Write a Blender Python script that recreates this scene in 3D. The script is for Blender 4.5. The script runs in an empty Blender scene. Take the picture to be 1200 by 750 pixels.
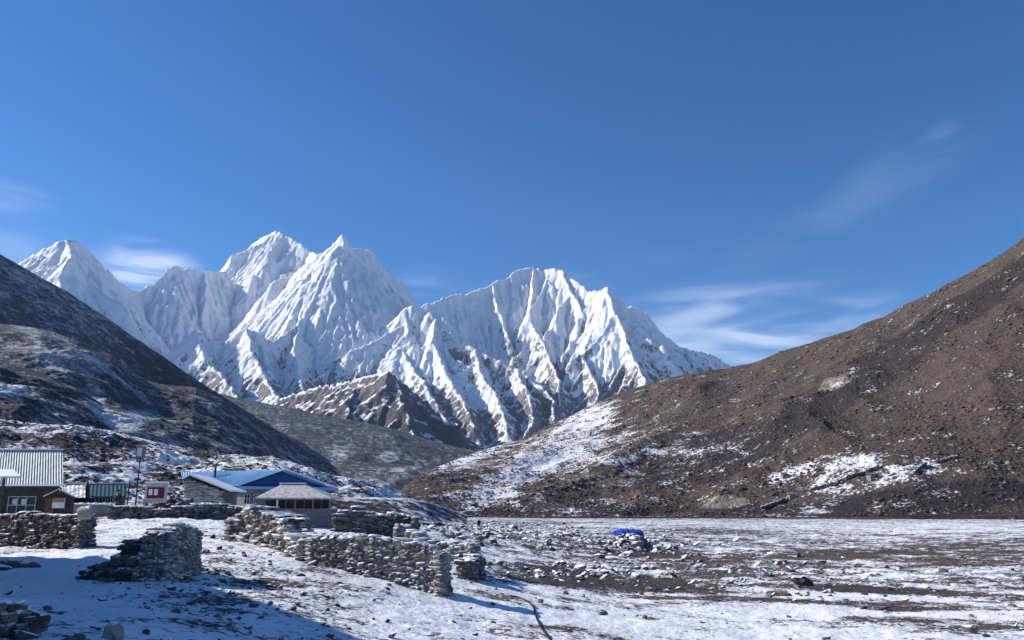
import bpy, math, random
import numpy as np
R = math.radians
random.seed(7)
rng = np.random.default_rng(11)
SC = bpy.context.scene
COL = SC.collection

# ------------------------------------------------------------------ camera
FPX = 950.0
PITCH = math.atan((592 - 375) / FPX)
cam_d = bpy.data.cameras.new('camera')
cam = bpy.data.objects.new('camera', cam_d)
COL.objects.link(cam)
cam_d.lens = 36.0 * FPX / 1200.0
cam_d.sensor_width = 36.0
cam_d.clip_start = 0.3
cam_d.clip_end = 60000
cam.location = (0, 0, 0)
cam.rotation_euler = (math.pi / 2 + PITCH, 0, 0)
SC.camera = cam
SC.render.resolution_x = 1024
SC.render.resolution_y = 640

# ------------------------------------------------------------------ light
SUN_EL = R(31)
SUN_AZ = R(-79)          # measured from +Y (view direction), negative = to the left
sv = np.array([math.sin(SUN_AZ) * math.cos(SUN_EL), math.cos(SUN_AZ) * math.cos(SUN_EL), math.sin(SUN_EL)])
sun_d = bpy.data.lights.new('sun', 'SUN')
sun_d.energy = 5.0
sun_d.angle = R(0.5)
sun_d.color = (1.0, 0.95, 0.88)
sun = bpy.data.objects.new('sun', sun_d)
COL.objects.link(sun)
from mathutils import Vector, Matrix
sun.rotation_euler = Vector(sv).to_track_quat('Z', 'Y').to_euler()

W = bpy.data.worlds.new('World')
SC.world = W
W.use_nodes = True
nt = W.node_tree
nt.nodes.clear()
wo = nt.nodes.new('ShaderNodeOutputWorld')
bg = nt.nodes.new('ShaderNodeBackground')
sky = nt.nodes.new('ShaderNodeTexSky')
sky.sky_type = 'NISHITA'
sky.sun_disc = False
sky.sun_elevation = SUN_EL
sky.sun_rotation = SUN_AZ
sky.altitude = 4300
sky.air_density = 1.25
sky.dust_density = 0.4
sky.ozone_density = 3.0
bg.inputs['Strength'].default_value = 0.104


def wn(kind, **kw):
    n = nt.nodes.new(kind)
    for k, v in kw.items():
        setattr(n, k, v)
    return n


# thin high cloud, laid out by direction in the sky
tc = wn('ShaderNodeTexCoord')


def cloud_blob(az, el, raz, rel, rot=0.0):
    """soft elliptical weight about a sky direction (azimuth from +Y, elevation; degrees)"""
    d = Vector((math.sin(R(az)) * math.cos(R(el)), math.cos(R(az)) * math.cos(R(el)), math.sin(R(el))))
    mp = wn('ShaderNodeMapping')
    mp.vector_type = 'TEXTURE'
    mp.inputs['Location'].default_value = d
    mp.inputs['Rotation'].default_value = (0, R(rot), -R(az))
    mp.inputs['Scale'].default_value = (R(raz), 1.0, R(rel))
    nt.links.new(tc.outputs['Generated'], mp.inputs['Vector'])
    ln = wn('ShaderNodeVectorMath', operation='LENGTH')
    nt.links.new(mp.outputs['Vector'], ln.inputs[0])
    mr = wn('ShaderNodeMapRange')
    mr.interpolation_type = 'SMOOTHSTEP'
    mr.inputs['From Min'].default_value = 0.0
    mr.inputs['From Max'].default_value = 1.0
    mr.inputs['To Min'].default_value = 1.0
    mr.inputs['To Max'].default_value = 0.0
    nt.links.new(ln.outputs['Value'], mr.inputs['Value'])
    return mr.outputs['Result']


def px_dir(px, py):
    cx = (px - 600) / FPX
    cy = (375 - py) / FPX
    v = np.array([cx, math.cos(PITCH) - cy * math.sin(PITCH), math.sin(PITCH) + cy * math.cos(PITCH)])
    v /= np.linalg.norm(v)
    return math.degrees(math.atan2(v[0], v[1])), math.degrees(math.asin(v[2]))


CLOUDS = [  # px, py, half width deg, half height deg, tilt, weight
    (860, 408, 13, 2.2, -3, 1.15), (790, 372, 8, 2.6, -12, .75), (935, 375, 9, 1.5, -7, .85), (885, 350, 8, 1.3, -8, .35),
    (172, 315, 4.2, 2.2, 4, 2.2), (500, 345, 4.0, 2.3, 0, .55), (8, 235, 4, 1.5, 0, .35), (20, 290, 5, 2.2, 0, .3),
    (1020, 205, 6, 1.8, -38, .07), (1100, 155, 2, 1.0, -20, .11), (700, 325, 8, 1.6, -10, .22), (1000, 240, 12, 2, -20, .10),
]
acc = None
for (cx_, cy_, a_, b_, r_, w_) in CLOUDS:
    az, el = px_dir(cx_, cy_)
    o = cloud_blob(az, el, a_, b_, r_)
    m = wn('ShaderNodeMath', operation='MULTIPLY')
    nt.links.new(o, m.inputs[0])
    m.inputs[1].default_value = w_
    if acc is None:
        acc = m.outputs[0]
    else:
        s = wn('ShaderNodeMath', operation='ADD')
        nt.links.new(acc, s.inputs[0])
        nt.links.new(m.outputs[0], s.inputs[1])
        acc = s.outputs[0]
cm = wn('ShaderNodeMapping')
cm.inputs['Scale'].default_value = (5, 5, 26)
cm.inputs['Rotation'].default_value = (0, R(-7), 0)
nt.links.new(tc.outputs['Generated'], cm.inputs['Vector'])
cn = wn('ShaderNodeTexNoise')
cn.inputs['Scale'].default_value = 1.3
cn.inputs['Detail'].default_value = 5
cn.inputs['Roughness'].default_value = 0.5
cn.inputs['Distortion'].default_value = 0.6
nt.links.new(cm.outputs['Vector'], cn.inputs['Vector'])
cr = wn('ShaderNodeMapRange')
cr.interpolation_type = 'SMOOTHSTEP'
cr.inputs['From Min'].default_value = 0.32
cr.inputs['From Max'].default_value = 0.68
nt.links.new(cn.outputs['Fac'], cr.inputs['Value'])
mm = wn('ShaderNodeMath', operation='MULTIPLY')
mm.use_clamp = True
nt.links.new(acc, mm.inputs[0])
nt.links.new(cr.outputs['Result'], mm.inputs[1])
mk = wn('ShaderNodeMath', operation='MULTIPLY')
nt.links.new(mm.outputs[0], mk.inputs[0])
mk.inputs[1].default_value = 0.62
hsv = wn('ShaderNodeHueSaturation')
hsv.inputs['Saturation'].default_value = 1.30
hsv.inputs['Hue'].default_value = 0.505
hsv.inputs['Value'].default_value = 1.0
nt.links.new(sky.outputs['Color'], hsv.inputs['Color'])
mx = wn('ShaderNodeMix', data_type='RGBA')
nt.links.new(mk.outputs[0], mx.inputs[0])
nt.links.new(hsv.outputs['Color'], mx.inputs[6])
mx.inputs[7].default_value = (6.0, 6.9, 8.4, 1)
nt.links.new(mx.outputs[2], bg.inputs['Color'])
nt.links.new(bg.outputs[0], wo.inputs['Surface'])

SC.view_settings.view_transform = 'Standard'
SC.view_settings.look = 'None'
SC.view_settings.gamma = 1
SC.view_settings.exposure = 0.5


# ------------------------------------------------------------------ geometry helpers
def P(px, py, Y):
    cx = (px - 600) / FPX
    cy = (375 - py) / FPX
    d = np.array([cx, math.cos(PITCH) - cy * math.sin(PITCH), math.sin(PITCH) + cy * math.cos(PITCH)])
    return d * (Y / d[1])


def project(x, y, z):
    yc = y * math.cos(PITCH) + z * math.sin(PITCH)
    zc = -y * math.sin(PITCH) + z * math.cos(PITCH)
    return 600 + FPX * x / yc, 375 - FPX * zc / yc


def _hash(ix, iy, seed):
    h = (ix.astype(np.int64) * 374761393 + iy.astype(np.int64) * 668265263 + seed * 974634777) & 0xffffffff
    h = ((h ^ (h >> 13)) * 1274126177) & 0xffffffff
    h = h ^ (h >> 16)
    return h


def gnoise(x, y, seed=0):
    x = np.asarray(x, float); y = np.asarray(y, float)
    ix = np.floor(x); iy = np.floor(y)
    fx = x - ix; fy = y - iy
    u = fx * fx * fx * (fx * (fx * 6 - 15) + 10)
    v = fy * fy * fy * (fy * (fy * 6 - 15) + 10)
    out = []
    for dx, dy in ((0, 0), (1, 0), (0, 1), (1, 1)):
        a = _hash(ix + dx, iy + dy, seed) * (2 * math.pi / 4294967296.0)
        out.append(np.cos(a) * (fx - dx) + np.sin(a) * (fy - dy))
    return 1.41 * ((out[0] * (1 - u) + out[1] * u) * (1 - v) + (out[2] * (1 - u) + out[3] * u) * v)


def fbm(x, y, octv=5, seed=0, gain=0.5):
    t = 0; a = 1; n = 0
    for i in range(octv):
        t = t + a * gnoise(x * 2 ** i + 17.3 * i, y * 2 ** i - 9.1 * i, seed + i)
        n += a; a *= gain
    return t / n


def ridged(x, y, octv=5, seed=0, gain=0.5):
    t = 0; a = 1; n = 0; w = 1
    for i in range(octv):
        r = (1 - np.abs(gnoise(x * 2 ** i + 31.7 * i, y * 2 ** i + 3.3 * i, seed + i))) ** 2
        t = t + a * r * w
        w = np.clip(r * 1.4, 0, 1)
        n += a; a *= gain
    return t / n


def sstep(a, b, x):
    t = np.clip((x - a) / (b - a), 0, 1)
    return t * t * (3 - 2 * t)


def tag(o, label=None, cat=None, group=None, kind=None):
    if label: o['label'] = label
    if cat: o['category'] = cat
    if group: o['group'] = group
    if kind: o['kind'] = kind
    return o


def mesh_np(name, verts, faces, mat, parent=None, smooth=True, attrs=None, flat_faces=None):
    """verts (n,3); faces (m,4) or (m,3) int array"""
    me = bpy.data.meshes.new(name)
    verts = np.asarray(verts, np.float32); faces = np.asarray(faces, np.int32)
    k = faces.shape[1]
    me.vertices.add(len(verts)); me.vertices.foreach_set('co', verts.ravel())
    me.loops.add(faces.size); me.loops.foreach_set('vertex_index', faces.ravel())
    me.polygons.add(len(faces))
    me.polygons.foreach_set('loop_start', np.arange(0, faces.size, k, dtype=np.int32))
    me.polygons.foreach_set('use_smooth', np.full(len(faces), smooth, dtype=bool))
    me.update(calc_edges=True)
    if attrs:
        for an, av in attrs.items():
            a = me.attributes.new(an, 'FLOAT', 'POINT')
            a.data.foreach_set('value', np.asarray(av, np.float32).ravel())
    me.materials.append(mat)
    o = bpy.data.objects.new(name, me)
    COL.objects.link(o)
    if parent: o.parent = parent
    return o


def grid_faces(nr, nc):
    i = np.arange(nr * nc).reshape(nr, nc)
    return np.stack([i[:-1, :-1], i[:-1, 1:], i[1:, 1:], i[1:, :-1]], -1).reshape(-1, 4)


# ------------------------------------------------------------------ materials
def new_mat(name):
    m = bpy.data.materials.new(name)
    m.use_nodes = True
    t = m.node_tree
    b = t.nodes['Principled BSDF']
    b.inputs['Roughness'].default_value = 0.8
    b.inputs['Specular IOR Level'].default_value = 0.2
    return m, t, b


class NB:
    def __init__(s, t): s.t = t
    def n(s, kind, **kw):
        n = s.t.nodes.new(kind)
        for k, v in kw.items(): setattr(n, k, v)
        return n
    def l(s, a, b): s.t.links.new(a, b)
    def math(s, op, a, b=None, clamp=False):
        n = s.n('ShaderNodeMath', operation=op, use_clamp=clamp)
        for i, v in enumerate((a, b)):
            if v is None: continue
            if isinstance(v, (int, float)): n.inputs[i].default_value = v
            else: s.l(v, n.inputs[i])
        return n.outputs[0]
    def noise(s, vec, scale, detail=6, rough=0.6, dist=0.0):
        n = s.n('ShaderNodeTexNoise')
        n.inputs['Scale'].default_value = scale
        n.inputs['Detail'].default_value = detail
        n.inputs['Roughness'].default_value = rough
        n.inputs['Distortion'].default_value = dist
        s.l(vec, n.inputs['Vector'])
        return n.outputs['Fac']
    def mr(s, v, a, b, c=0.0, d=1.0, smooth=True):
        n = s.n('ShaderNodeMapRange')
        n.interpolation_type = 'SMOOTHSTEP' if smooth else 'LINEAR'
        s.l(v, n.inputs['Value'])
        for k, q in zip(('From Min', 'From Max', 'To Min', 'To Max'), (a, b, c, d)): n.inputs[k].default_value = q
        return n.outputs['Result']
    def mix(s, f, a, b):
        n = s.n('ShaderNodeMix', data_type='RGBA')
        if isinstance(f, (int, float)): n.inputs[0].default_value = f
        else: s.l(f, n.inputs[0])
        for i, v in ((6, a), (7, b)):
            if isinstance(v, tuple): n.inputs[i].default_value = (*v, 1) if len(v) == 3 else v
            else: s.l(v, n.inputs[i])
        return n.outputs[2]
    def attr(s, name):
        n = s.n('ShaderNodeAttribute', attribute_name=name)
        return n.outputs['Fac']
    def mapping(s, vec, scale, rot=(0, 0, 0)):
        n = s.n('ShaderNodeMapping')
        n.inputs['Scale'].default_value = scale
        n.inputs['Rotation'].default_value = rot
        s.l(vec, n.inputs['Vector'])
        return n.outputs['Vector']


SNOW = (0.83, 0.84, 0.86)


def terrain_mat(name, ca, cb, cc, size, fine, sharp=0.10, slope=0.0, slope_mid=0.7, bump=1.0, bump_dist=1.0, streak=None,
                namp=1.0, snow=SNOW, cd=None):
    """ground made of two soil/rock colours (ca, cb, mixed by noise), a third (cc, by attribute 'tint'), and snow by
    attribute 'snow' against noise; size = metres of the large blotches, fine = metres of the smallest"""
    m, t, b = new_mat(name)
    q = NB(t)
    geo = q.n('ShaderNodeNewGeometry')
    pos = geo.outputs['Position']
    pv = q.mapping(pos, streak[0], streak[1]) if streak else pos
    n1 = q.noise(pv, 1.0 / size, 8, 0.68, 0.3)
    n2 = q.noise(pos, 1.0 / fine, 5, 0.65)
    n3 = q.noise(pos, 0.37 / size, 4, 0.55)
    col = q.mix(q.mr(n1, 0.38, 0.62), ca, cb)
    col = q.mix(q.mr(q.math('ADD', q.attr('tint'), q.math('MULTIPLY', q.math('SUBTRACT', n1, 0.5), 0.9)), 0.35, 0.65), col, cc)
    if cd:
        col = q.mix(q.mr(q.math('ADD', q.attr('tint2'), q.math('MULTIPLY', q.math('SUBTRACT', n1, 0.5), 0.9)), 0.35, 0.65), col, cd)
    # value variation of the ground cover itself
    v = q.mr(n2, 0.25, 0.75, 0.45, 1.55, False)
    mulc = q.n('ShaderNodeVectorMath', operation='SCALE')
    q.l(col, mulc.inputs[0]); q.l(v, mulc.inputs['Scale'])
    col = mulc.outputs['Vector']
    # snow
    nn = q.math('ADD', q.math('MULTIPLY', n1, 0.55), q.math('MULTIPLY', n2, 0.45))
    s = q.math('ADD', q.attr('snow'), q.math('MULTIPLY', q.math('SUBTRACT', nn, 0.5), 2.6 * namp))
    if slope:
        sep = q.n('ShaderNodeSeparateXYZ'); q.l(geo.outputs['Normal'], sep.inputs[0])
        s = q.math('ADD', s, q.math('MULTIPLY', q.math('SUBTRACT', sep.outputs['Z'], slope_mid), slope))
    s = q.mr(s, 0.5 - sharp, 0.5 + sharp)
    scol = q.mix(q.mr(n3, 0.3, 0.7), snow, tuple(c * 0.9 for c in snow))
    q.l(q.mix(s, col, scol), b.inputs['Base Color'])
    bp = q.n('ShaderNodeBump')
    bp.inputs['Strength'].default_value = bump
    bp.inputs['Distance'].default_value = bump_dist
    hh = q.math('ADD', q.math('MULTIPLY', n2, 1.0), q.math('ADD', q.math('MULTIPLY', n1, 1.0), q.math('MULTIPLY', s, 0.12)))
    q.l(hh, bp.inputs['Height'])
    q.l(bp.outputs['Normal'], b.inputs['Normal'])
    b.inputs['Roughness'].default_value = 0.85
    return m


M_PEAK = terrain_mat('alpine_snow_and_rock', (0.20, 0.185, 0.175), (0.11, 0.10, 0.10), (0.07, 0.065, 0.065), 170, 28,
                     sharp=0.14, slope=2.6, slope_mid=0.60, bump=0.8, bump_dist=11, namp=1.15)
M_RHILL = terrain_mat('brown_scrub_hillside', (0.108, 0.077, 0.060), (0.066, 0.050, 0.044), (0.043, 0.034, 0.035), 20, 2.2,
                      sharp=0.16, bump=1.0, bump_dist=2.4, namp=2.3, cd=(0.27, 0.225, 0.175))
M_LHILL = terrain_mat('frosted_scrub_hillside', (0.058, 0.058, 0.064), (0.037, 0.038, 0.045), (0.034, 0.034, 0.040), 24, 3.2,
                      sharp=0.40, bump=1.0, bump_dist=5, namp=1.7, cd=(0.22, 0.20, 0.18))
M_MORAINE = terrain_mat('moraine_snow_and_scrub', (0.058, 0.050, 0.046), (0.036, 0.033, 0.033), (0.04, 0.033, 0.03), 9, 1.3,
                        sharp=0.14, bump=1.0, bump_dist=0.9, namp=1.6)
M_GROUND = terrain_mat('snowy_pasture', (0.095, 0.073, 0.055), (0.052, 0.042, 0.035), (0.055, 0.048, 0.044), 1.5, 0.16,
                       sharp=0.14, bump=0.9, bump_dist=0.08, namp=1.45, cd=(0.085, 0.06, 0.048))


# ------------------------------------------------------------------ ground height
GC = [  # px, py, depth Y
    (50, 745, 10.0), (-150, 745, 9.5), (250, 745, 13), (430, 745, 17), (650, 745, 23), (900, 745, 27), (1150, 745, 28), (1400, 745, 28),
    (60, 643, 32), (-150, 643, 32), (160, 679, 22), (105, 613, 46), (240, 603, 58), (-100, 604, 60), (330, 607, 62), (230, 640, 32), (350, 665, 28),
    (500, 692, 28), (620, 697, 33), (570, 655, 56), (650, 657, 70), (735, 645, 100), (560, 619, 170), (900, 690, 45),
    (1150, 690, 45), (1400, 690, 45), (900, 655, 85), (1150, 655, 85), (1400, 655, 85), (735, 624, 170), (900, 620, 220), (1150, 620, 220),
    (1400, 620, 220), (500, 606, 390), (850, 608, 390), (1190, 609, 390), (1400, 609, 390), (100, 598, 90), (300, 598, 100),
    (-100, 598, 100), (200, 596, 390), (-100, 596, 390), (430, 606, 90), (430, 628, 46), (370, 620, 54),
]
_g = []
for a, b_, Y in GC:
    p = P(a, b_, Y)
    _g.append((p[0] / p[1] * 4.5, math.log(Y) * 1.6, p[2]))
for (u_, Y_, z_) in ((-0.6, 2, -1.75), (0, 2, -1.8), (0.6, 2, -2.0), (1.2, 3, -2.6), (-1.2, 3, -1.7), (0.2, 8, -2.6), (0.6, 10, -3.4)):
    _g.append((u_ * 4.5, math.log(Y_) * 1.6, z_))
_g = np.array(_g)


def _tps(r2):
    return 0.5 * r2 * np.log(r2 + 1e-9)


_d2 = ((_g[:, None, :2] - _g[None, :, :2]) ** 2).sum(-1)
_K = _tps(_d2) + np.eye(len(_g)) * 0.02
_Pm = np.c_[np.ones(len(_g)), _g[:, :2]]
_A = np.block([[_K, _Pm], [_Pm.T, np.zeros((3, 3))]])
_w = np.linalg.solve(_A, np.r_[_g[:, 2], 0, 0, 0])


def ground_base(x, y):
    x = np.asarray(x, float); y = np.asarray(y, float)
    sh = x.shape
    x = x.ravel(); y = y.ravel()
    yy = np.clip(y, 2.0, 400)
    a = np.clip(x / np.maximum(yy, 2.0), -1.3, 1.3) * 4.5
    b = np.log(yy) * 1.6
    z = _w[-3] + _w[-2] * a + _w[-1] * b
    for i in range(len(_g)):
        z = z + _w[i] * _tps((a - _g[i, 0]) ** 2 + (b - _g[i, 1]) ** 2)
    return z.reshape(sh)


# low resolution cache of the base so it can be looked up fast
_uu = np.linspace(-1.3, 1.3, 261); _ll = np.linspace(math.log(2.0), math.log(400), 301)
_U, _L = np.meshgrid(_uu, _ll)
_Z = ground_base(_U * np.exp(_L), np.exp(_L))


def gbase(x, y):
    x = np.asarray(x, float); y = np.asarray(y, float)
    yy = np.clip(y, 2.0, 400)
    a = (np.clip(x / yy, -1.3, 1.3) + 1.3) / 2.6 * 260
    b = (np.log(yy) - _ll[0]) / (_ll[-1] - _ll[0]) * 300
    ia = np.clip(a.astype(int), 0, 259); ib = np.clip(b.astype(int), 0, 299)
    fa = a - ia; fb = b - ib
    return (_Z[ib, ia] * (1 - fa) * (1 - fb) + _Z[ib, ia + 1] * fa * (1 - fb) + _Z[ib + 1, ia] * (1 - fa) * fb + _Z[ib + 1, ia + 1] * fa * fb)


def gdetail(x, y):
    """hummocks, river channels and rubble swells"""
    x = np.asarray(x, float); y = np.asarray(y, float)
    px, py = project(x, y, gbase(x, y))
    near = sstep(4, 14, y)
    z = 0.16 * fbm(x / 3.1, y / 3.1, 4, 5) * near
    z = z + 0.05 * fbm(x / 0.5, y / 0.5, 3, 9) + 0.16 * (ridged(x / 1.6, y / 1.6, 3, 19) - .5) * sstep(14, 22, y) * (.35 + .65 * sstep(36, 48, y))
    bed = sstep(470, 620, px) * sstep(40, 62, y)         # rough river bed
    right = sstep(560, 700, px) * sstep(30, 42, y)
    z = z + (0.35 * ridged(x / 7, y / 7, 4, 21) - 0.2) * bed * (1 - 0.6 * sstep(150, 300, y))
    z = z + 0.30 * fbm(x / 16, y / 5.0, 4, 33) * right
    # heap of boulders left of the tarpaulin
    heap = np.exp(-(((px - 650) / 110) ** 2 + (np.log(np.maximum(y, 1) / 112) / 0.22) ** 2))
    z = z + 1.2 * heap * (0.7 + 0.5 * fbm(x / 5, y / 5, 3, 3))
    return z


def G(x, y):
    return float(gbase(np.array([x]), np.array([y]))[0] + gdetail(np.array([x]), np.array([y]))[0])


def GP(px, Y):
    """ground point seen in image column px at depth Y"""
    z = -3.0
    for _ in range(6):
        v = (z * math.cos(PITCH) - Y * math.sin(PITCH)); yc = Y * math.cos(PITCH) + z * math.sin(PITCH)
        x = (px - 600) / FPX * yc
        z = G(x, Y)
    return np.array([x, Y, z])


def blobs(px, py, lst):
    """sum of soft ellipses (px, py, rx, ry, angle degrees, amount)"""
    t = np.zeros_like(px)
    for (a, b, ra, rb, an, am) in lst:
        c, s = math.cos(R(an)), math.sin(R(an))
        dx = px - a; dy = py - b
        X = (dx * c + dy * s) / ra; Y = (-dx * s + dy * c) / rb
        t = t + am * np.exp(-(X * X + Y * Y) ** 1.5)
    return t


# ground sheet, fine where the camera is near it
NCG, NRG = 1150, 760
u = np.linspace(-1.15, 1.05, NCG)
Yr = np.exp(np.linspace(math.log(3.0), math.log(470), NRG))
GX, GY = np.meshgrid(u, Yr)
GX = GX * GY
GZ = gbase(GX, GY) + gdetail(GX, GY)
gpx, gpy = project(GX, GY, GZ)
far = sstep(60, 400, GY)
snowA = 0.72 - .04 * sstep(450, 600, gpx)
snowA += blobs(gpx, gpy, [
    (300, 690, 150, 40, 20, -.15), (200, 700, 90, 30, 15, -.12), (370, 700, 60, 25, 20, -.07), (120, 705, 110, 30, 10, .12),
    (60, 665, 110, 18, 0, .25), (800, 725, 330, 13, 0, .16), (560, 710, 120, 12, 0, .12), (1050, 735, 140, 8, 0, -.16),
    (620, 640, 110, 22, 3, -.04), (760, 648, 60, 6, 3, -.5), (700, 682, 130, 9, 3, -.50), (780, 690, 90, 5, 3, -.35), (640, 668, 60, 6, 3, -.35), (830, 672, 90, 6, 2, -.2),
    (1080, 652, 150, 11, 1, -.22), (1150, 640, 90, 7, 1, -.18), (960, 650, 80, 7, 0, -.26), (1040, 692, 90, 5, 2, -.60), (960, 688, 40, 4, 2, -.4), (1170, 700, 60, 5, 2, -.45), (950, 705, 110, 4, 3, -.45),
    (1090, 712, 80, 5, 0, -.35), (1070, 725, 90, 4, 2, -.45), (930, 700, 80, 3, 2, .35), (1000, 697, 90, 3, 3, .35), (1000, 718, 180, 3, 2, .3),
    (930, 615, 300, 6, 0, .05), (1150, 618, 120, 8, 0, .05), (600, 614, 130, 3, 0, -.2), (830, 622, 70, 4, 2, -.25), (860, 636, 120, 6, 0, -.05), (850, 660, 120, 9, 0, -.22),
])
snowA += 0.42 * fbm(GX / 9, GY / 3.6, 5, 77) * (.45 + .55 * sstep(480, 620, gpx))
snowA -= .16 * sstep(500, 640, gpx) * sstep(36, 48, GY) * (1 - sstep(150, 260, GY))
snowA += .42 * fbm(GX / 19, GY / 2.6, 4, 78) * sstep(520, 640, gpx) + .3 * fbm(GX / 40, GY / 14, 4, 79) * sstep(110, 200, GY)
snowA += .34 * fbm(GX / 4.5, GY / 2.2, 3, 81) * sstep(500, 640, gpx) * (1 - sstep(160, 300, GY))
snowA -= .08 * sstep(180, 330, GY)
snowA -= 0.10 * far
tint = blobs(gpx, gpy, [(700, 682, 150, 14, 3, 1.0), (640, 668, 90, 14, 3, .8), (780, 645, 90, 9, 3, .7), (1040, 692, 90, 8, 2, .9), (950, 705, 140, 6, 3, .6)])
tint2 = blobs(gpx, gpy, [(1090, 650, 170, 14, 1, .75), (1080, 722, 120, 9, 0, .6), (600, 612, 300, 5, 0, .4)])
mesh_np('ground', np.stack([GX, GY, GZ], -1).reshape(-1, 3), grid_faces(NRG, NCG), M_GROUND,
        attrs={'snow': snowA, 'tint': tint, 'tint2': tint2})
bpy.data.objects['ground']['kind'] = 'structure'
# wide low sheet that carries on under and behind the hills
bu = np.array([[-25000, -3000], [25000, -3000], [25000, 30000], [-25000, 30000]], float)
NB_ = 60
xs = np.linspace(-20000, 20000, NB_); ys = np.linspace(-6000, 26000, NB_)
BX, BY = np.meshgrid(xs, ys)
o = mesh_np('valley_floor', np.stack([BX, BY, np.full_like(BX, -14.0)], -1).reshape(-1, 3), grid_faces(NB_, NB_), M_MORAINE,
            attrs={'snow': np.full_like(BX, .5), 'tint': BX * 0, 'tint2': BX * 0})
o['kind'] = 'structure'


# ------------------------------------------------------------------ hills: crest line with a flank running down to a foot
def hill(name, crest, base, rows, cols, detail, attrs, mat, power=1.0, back=0.5, prof=None, step=None):
    c = np.array([[*P(a, b, Y)] for a, b, Y in crest])
    cu = c[:, 0] / c[:, 1]
    o = np.argsort(cu); cu = cu[o]; c = c[o]
    bb = []
    for (a, b, Y) in base:
        p = P(a, b, Y); bb.append((p[0] / p[1], Y, p[2]))
    bb = np.array(bb); bb = bb[np.argsort(bb[:, 0])]
    u = np.linspace(cu[0], cu[-1], cols)

    def sm(xp, fp):
        v = np.interp(u, xp, fp)
        return v
    Yc = sm(cu, c[:, 1]); tc_ = sm(cu, c[:, 2] / c[:, 1]); Zc = tc_ * Yc
    Yb = sm(bb[:, 0], bb[:, 1]); Zb = sm(bb[:, 0], bb[:, 2])
    s = np.concatenate([np.linspace(0, 1, rows), 1 + np.linspace(0, 1, rows // 6 + 2)[1:] * back])
    S, U = np.meshgrid(s, u, indexing='ij')
    Y = Yb + (Yc - Yb) * S
    f = np.where(S <= 1, np.clip(S, 0, 1) ** power, 1 - (S - 1) * 1.1)
    if prof is not None: f = np.where(S <= 1, prof(np.clip(S, 0, 1), U), f)
    Z = Zb + (Zc - Zb) * f
    X = U * Y
    env = np.clip(np.minimum(S / 0.08, 1), 0, 1) * np.where(S <= 1, 0.25 + 0.75 * sstep(0, 0.22, 1 - S), 0.4)
    Z = Z + detail(X, Y, Z, S) * env
    px, py = project(X, Y, Z)
    at = attrs(px, py, X, Y, S)
    ob = mesh_np(name, np.stack([X, Y, Z], -1).reshape(-1, 3), grid_faces(len(s), cols), mat, attrs=at)
    ob['kind'] = 'structure'
    return ob


# right brown hill --------------------------------------------------
def rh_detail(X, Y, Z, S):
    # gullies run down the slope (towards the camera and to the left)
    a = (X * 0.85 - Y * 0.35); b = (X * 0.35 + Y * 0.85)
    g = 27 * (ridged(a / 190, b / 520, 4, 3) - 0.5)
    g2 = 5.0 * fbm(a / 45, b / 110, 4, 8)
    return g + g2 + 1.1 * fbm(X / 7, Y / 7, 4, 12) + 0.55 * gnoise(X / 1.9, Y / 1.9, 14)


def rh_attr(px, py, X, Y, S):
    n = fbm(X / 90, Y / 90, 4, 61)
    qx = px + 14 * n; qy = py + 10 * n
    snow = 0.02 - .10 * sstep(540, 500, py) * sstep(780, 900, px) + .30 * fbm(X / 55, Y / 110, 4, 66) * sstep(850, 700, px) + blobs(px, py, [(600, 555, 150, 42, -18, .17), (1000, 560, 130, 18, -3, .16), (760, 540, 160, 26, -8, .14)]) + 0.22 * fbm(X / 30, Y / 30, 3, 5) + blobs(qx, qy, [
        (690, 487, 34, 18, -25, .75), (670, 505, 50, 16, -25, .62), (730, 512, 60, 9, -8, .42), (640, 545, 80, 10, -5, .5),
        (610, 555, 90, 10, -22, .7), (575, 585, 70, 9, -25, .75), (560, 530, 50, 11, -12, .72), (530, 540, 40, 8, -15, .5), (660, 530, 60, 7, -5, .32),
        (760, 532, 90, 5, -6, .42), (700, 570, 50, 5, -5, .40), (860, 520, 60, 6, -10, .30),
        (970, 548, 70, 10, -4, .34), (930, 555, 60, 6, -10, .40), (1010, 560, 90, 11, -3, .40), (900, 565, 80, 6, -10, .28), (1085, 552, 70, 5, 4, .50), (985, 575, 60, 6, -5, .45),
        (955, 597, 16, 3, 0, .8), (1000, 540, 30, 4, 0, .4), (720, 590, 60, 4, -4, .32), (850, 590, 30, 6, 0, .25), (980, 440, 36, 10, -35, .22), (1050, 390, 30, 5, -30, .12)])
    snow += 0.75 * ((S > 0.012) & (S < 0.03)) * sstep(1000, 880, px) * sstep(540, 600, px)
    snow -= 0.5 * (S <= 0.012)
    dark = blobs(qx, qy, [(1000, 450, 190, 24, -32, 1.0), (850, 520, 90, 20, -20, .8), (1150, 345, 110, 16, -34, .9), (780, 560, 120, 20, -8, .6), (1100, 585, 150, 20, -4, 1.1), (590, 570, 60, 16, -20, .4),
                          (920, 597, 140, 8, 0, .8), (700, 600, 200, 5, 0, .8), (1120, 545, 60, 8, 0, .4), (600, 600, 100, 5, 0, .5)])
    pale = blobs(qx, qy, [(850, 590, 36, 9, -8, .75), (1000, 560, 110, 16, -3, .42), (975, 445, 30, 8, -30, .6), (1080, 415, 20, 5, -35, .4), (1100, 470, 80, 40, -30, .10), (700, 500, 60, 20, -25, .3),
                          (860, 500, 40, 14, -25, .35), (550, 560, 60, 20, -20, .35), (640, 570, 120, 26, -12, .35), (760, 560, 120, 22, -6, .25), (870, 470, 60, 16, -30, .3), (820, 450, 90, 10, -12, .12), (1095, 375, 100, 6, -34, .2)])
    return {'snow': snow * np.where(snow > 0, .80, 1), 'tint': dark, 'tint2': pale}


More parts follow.
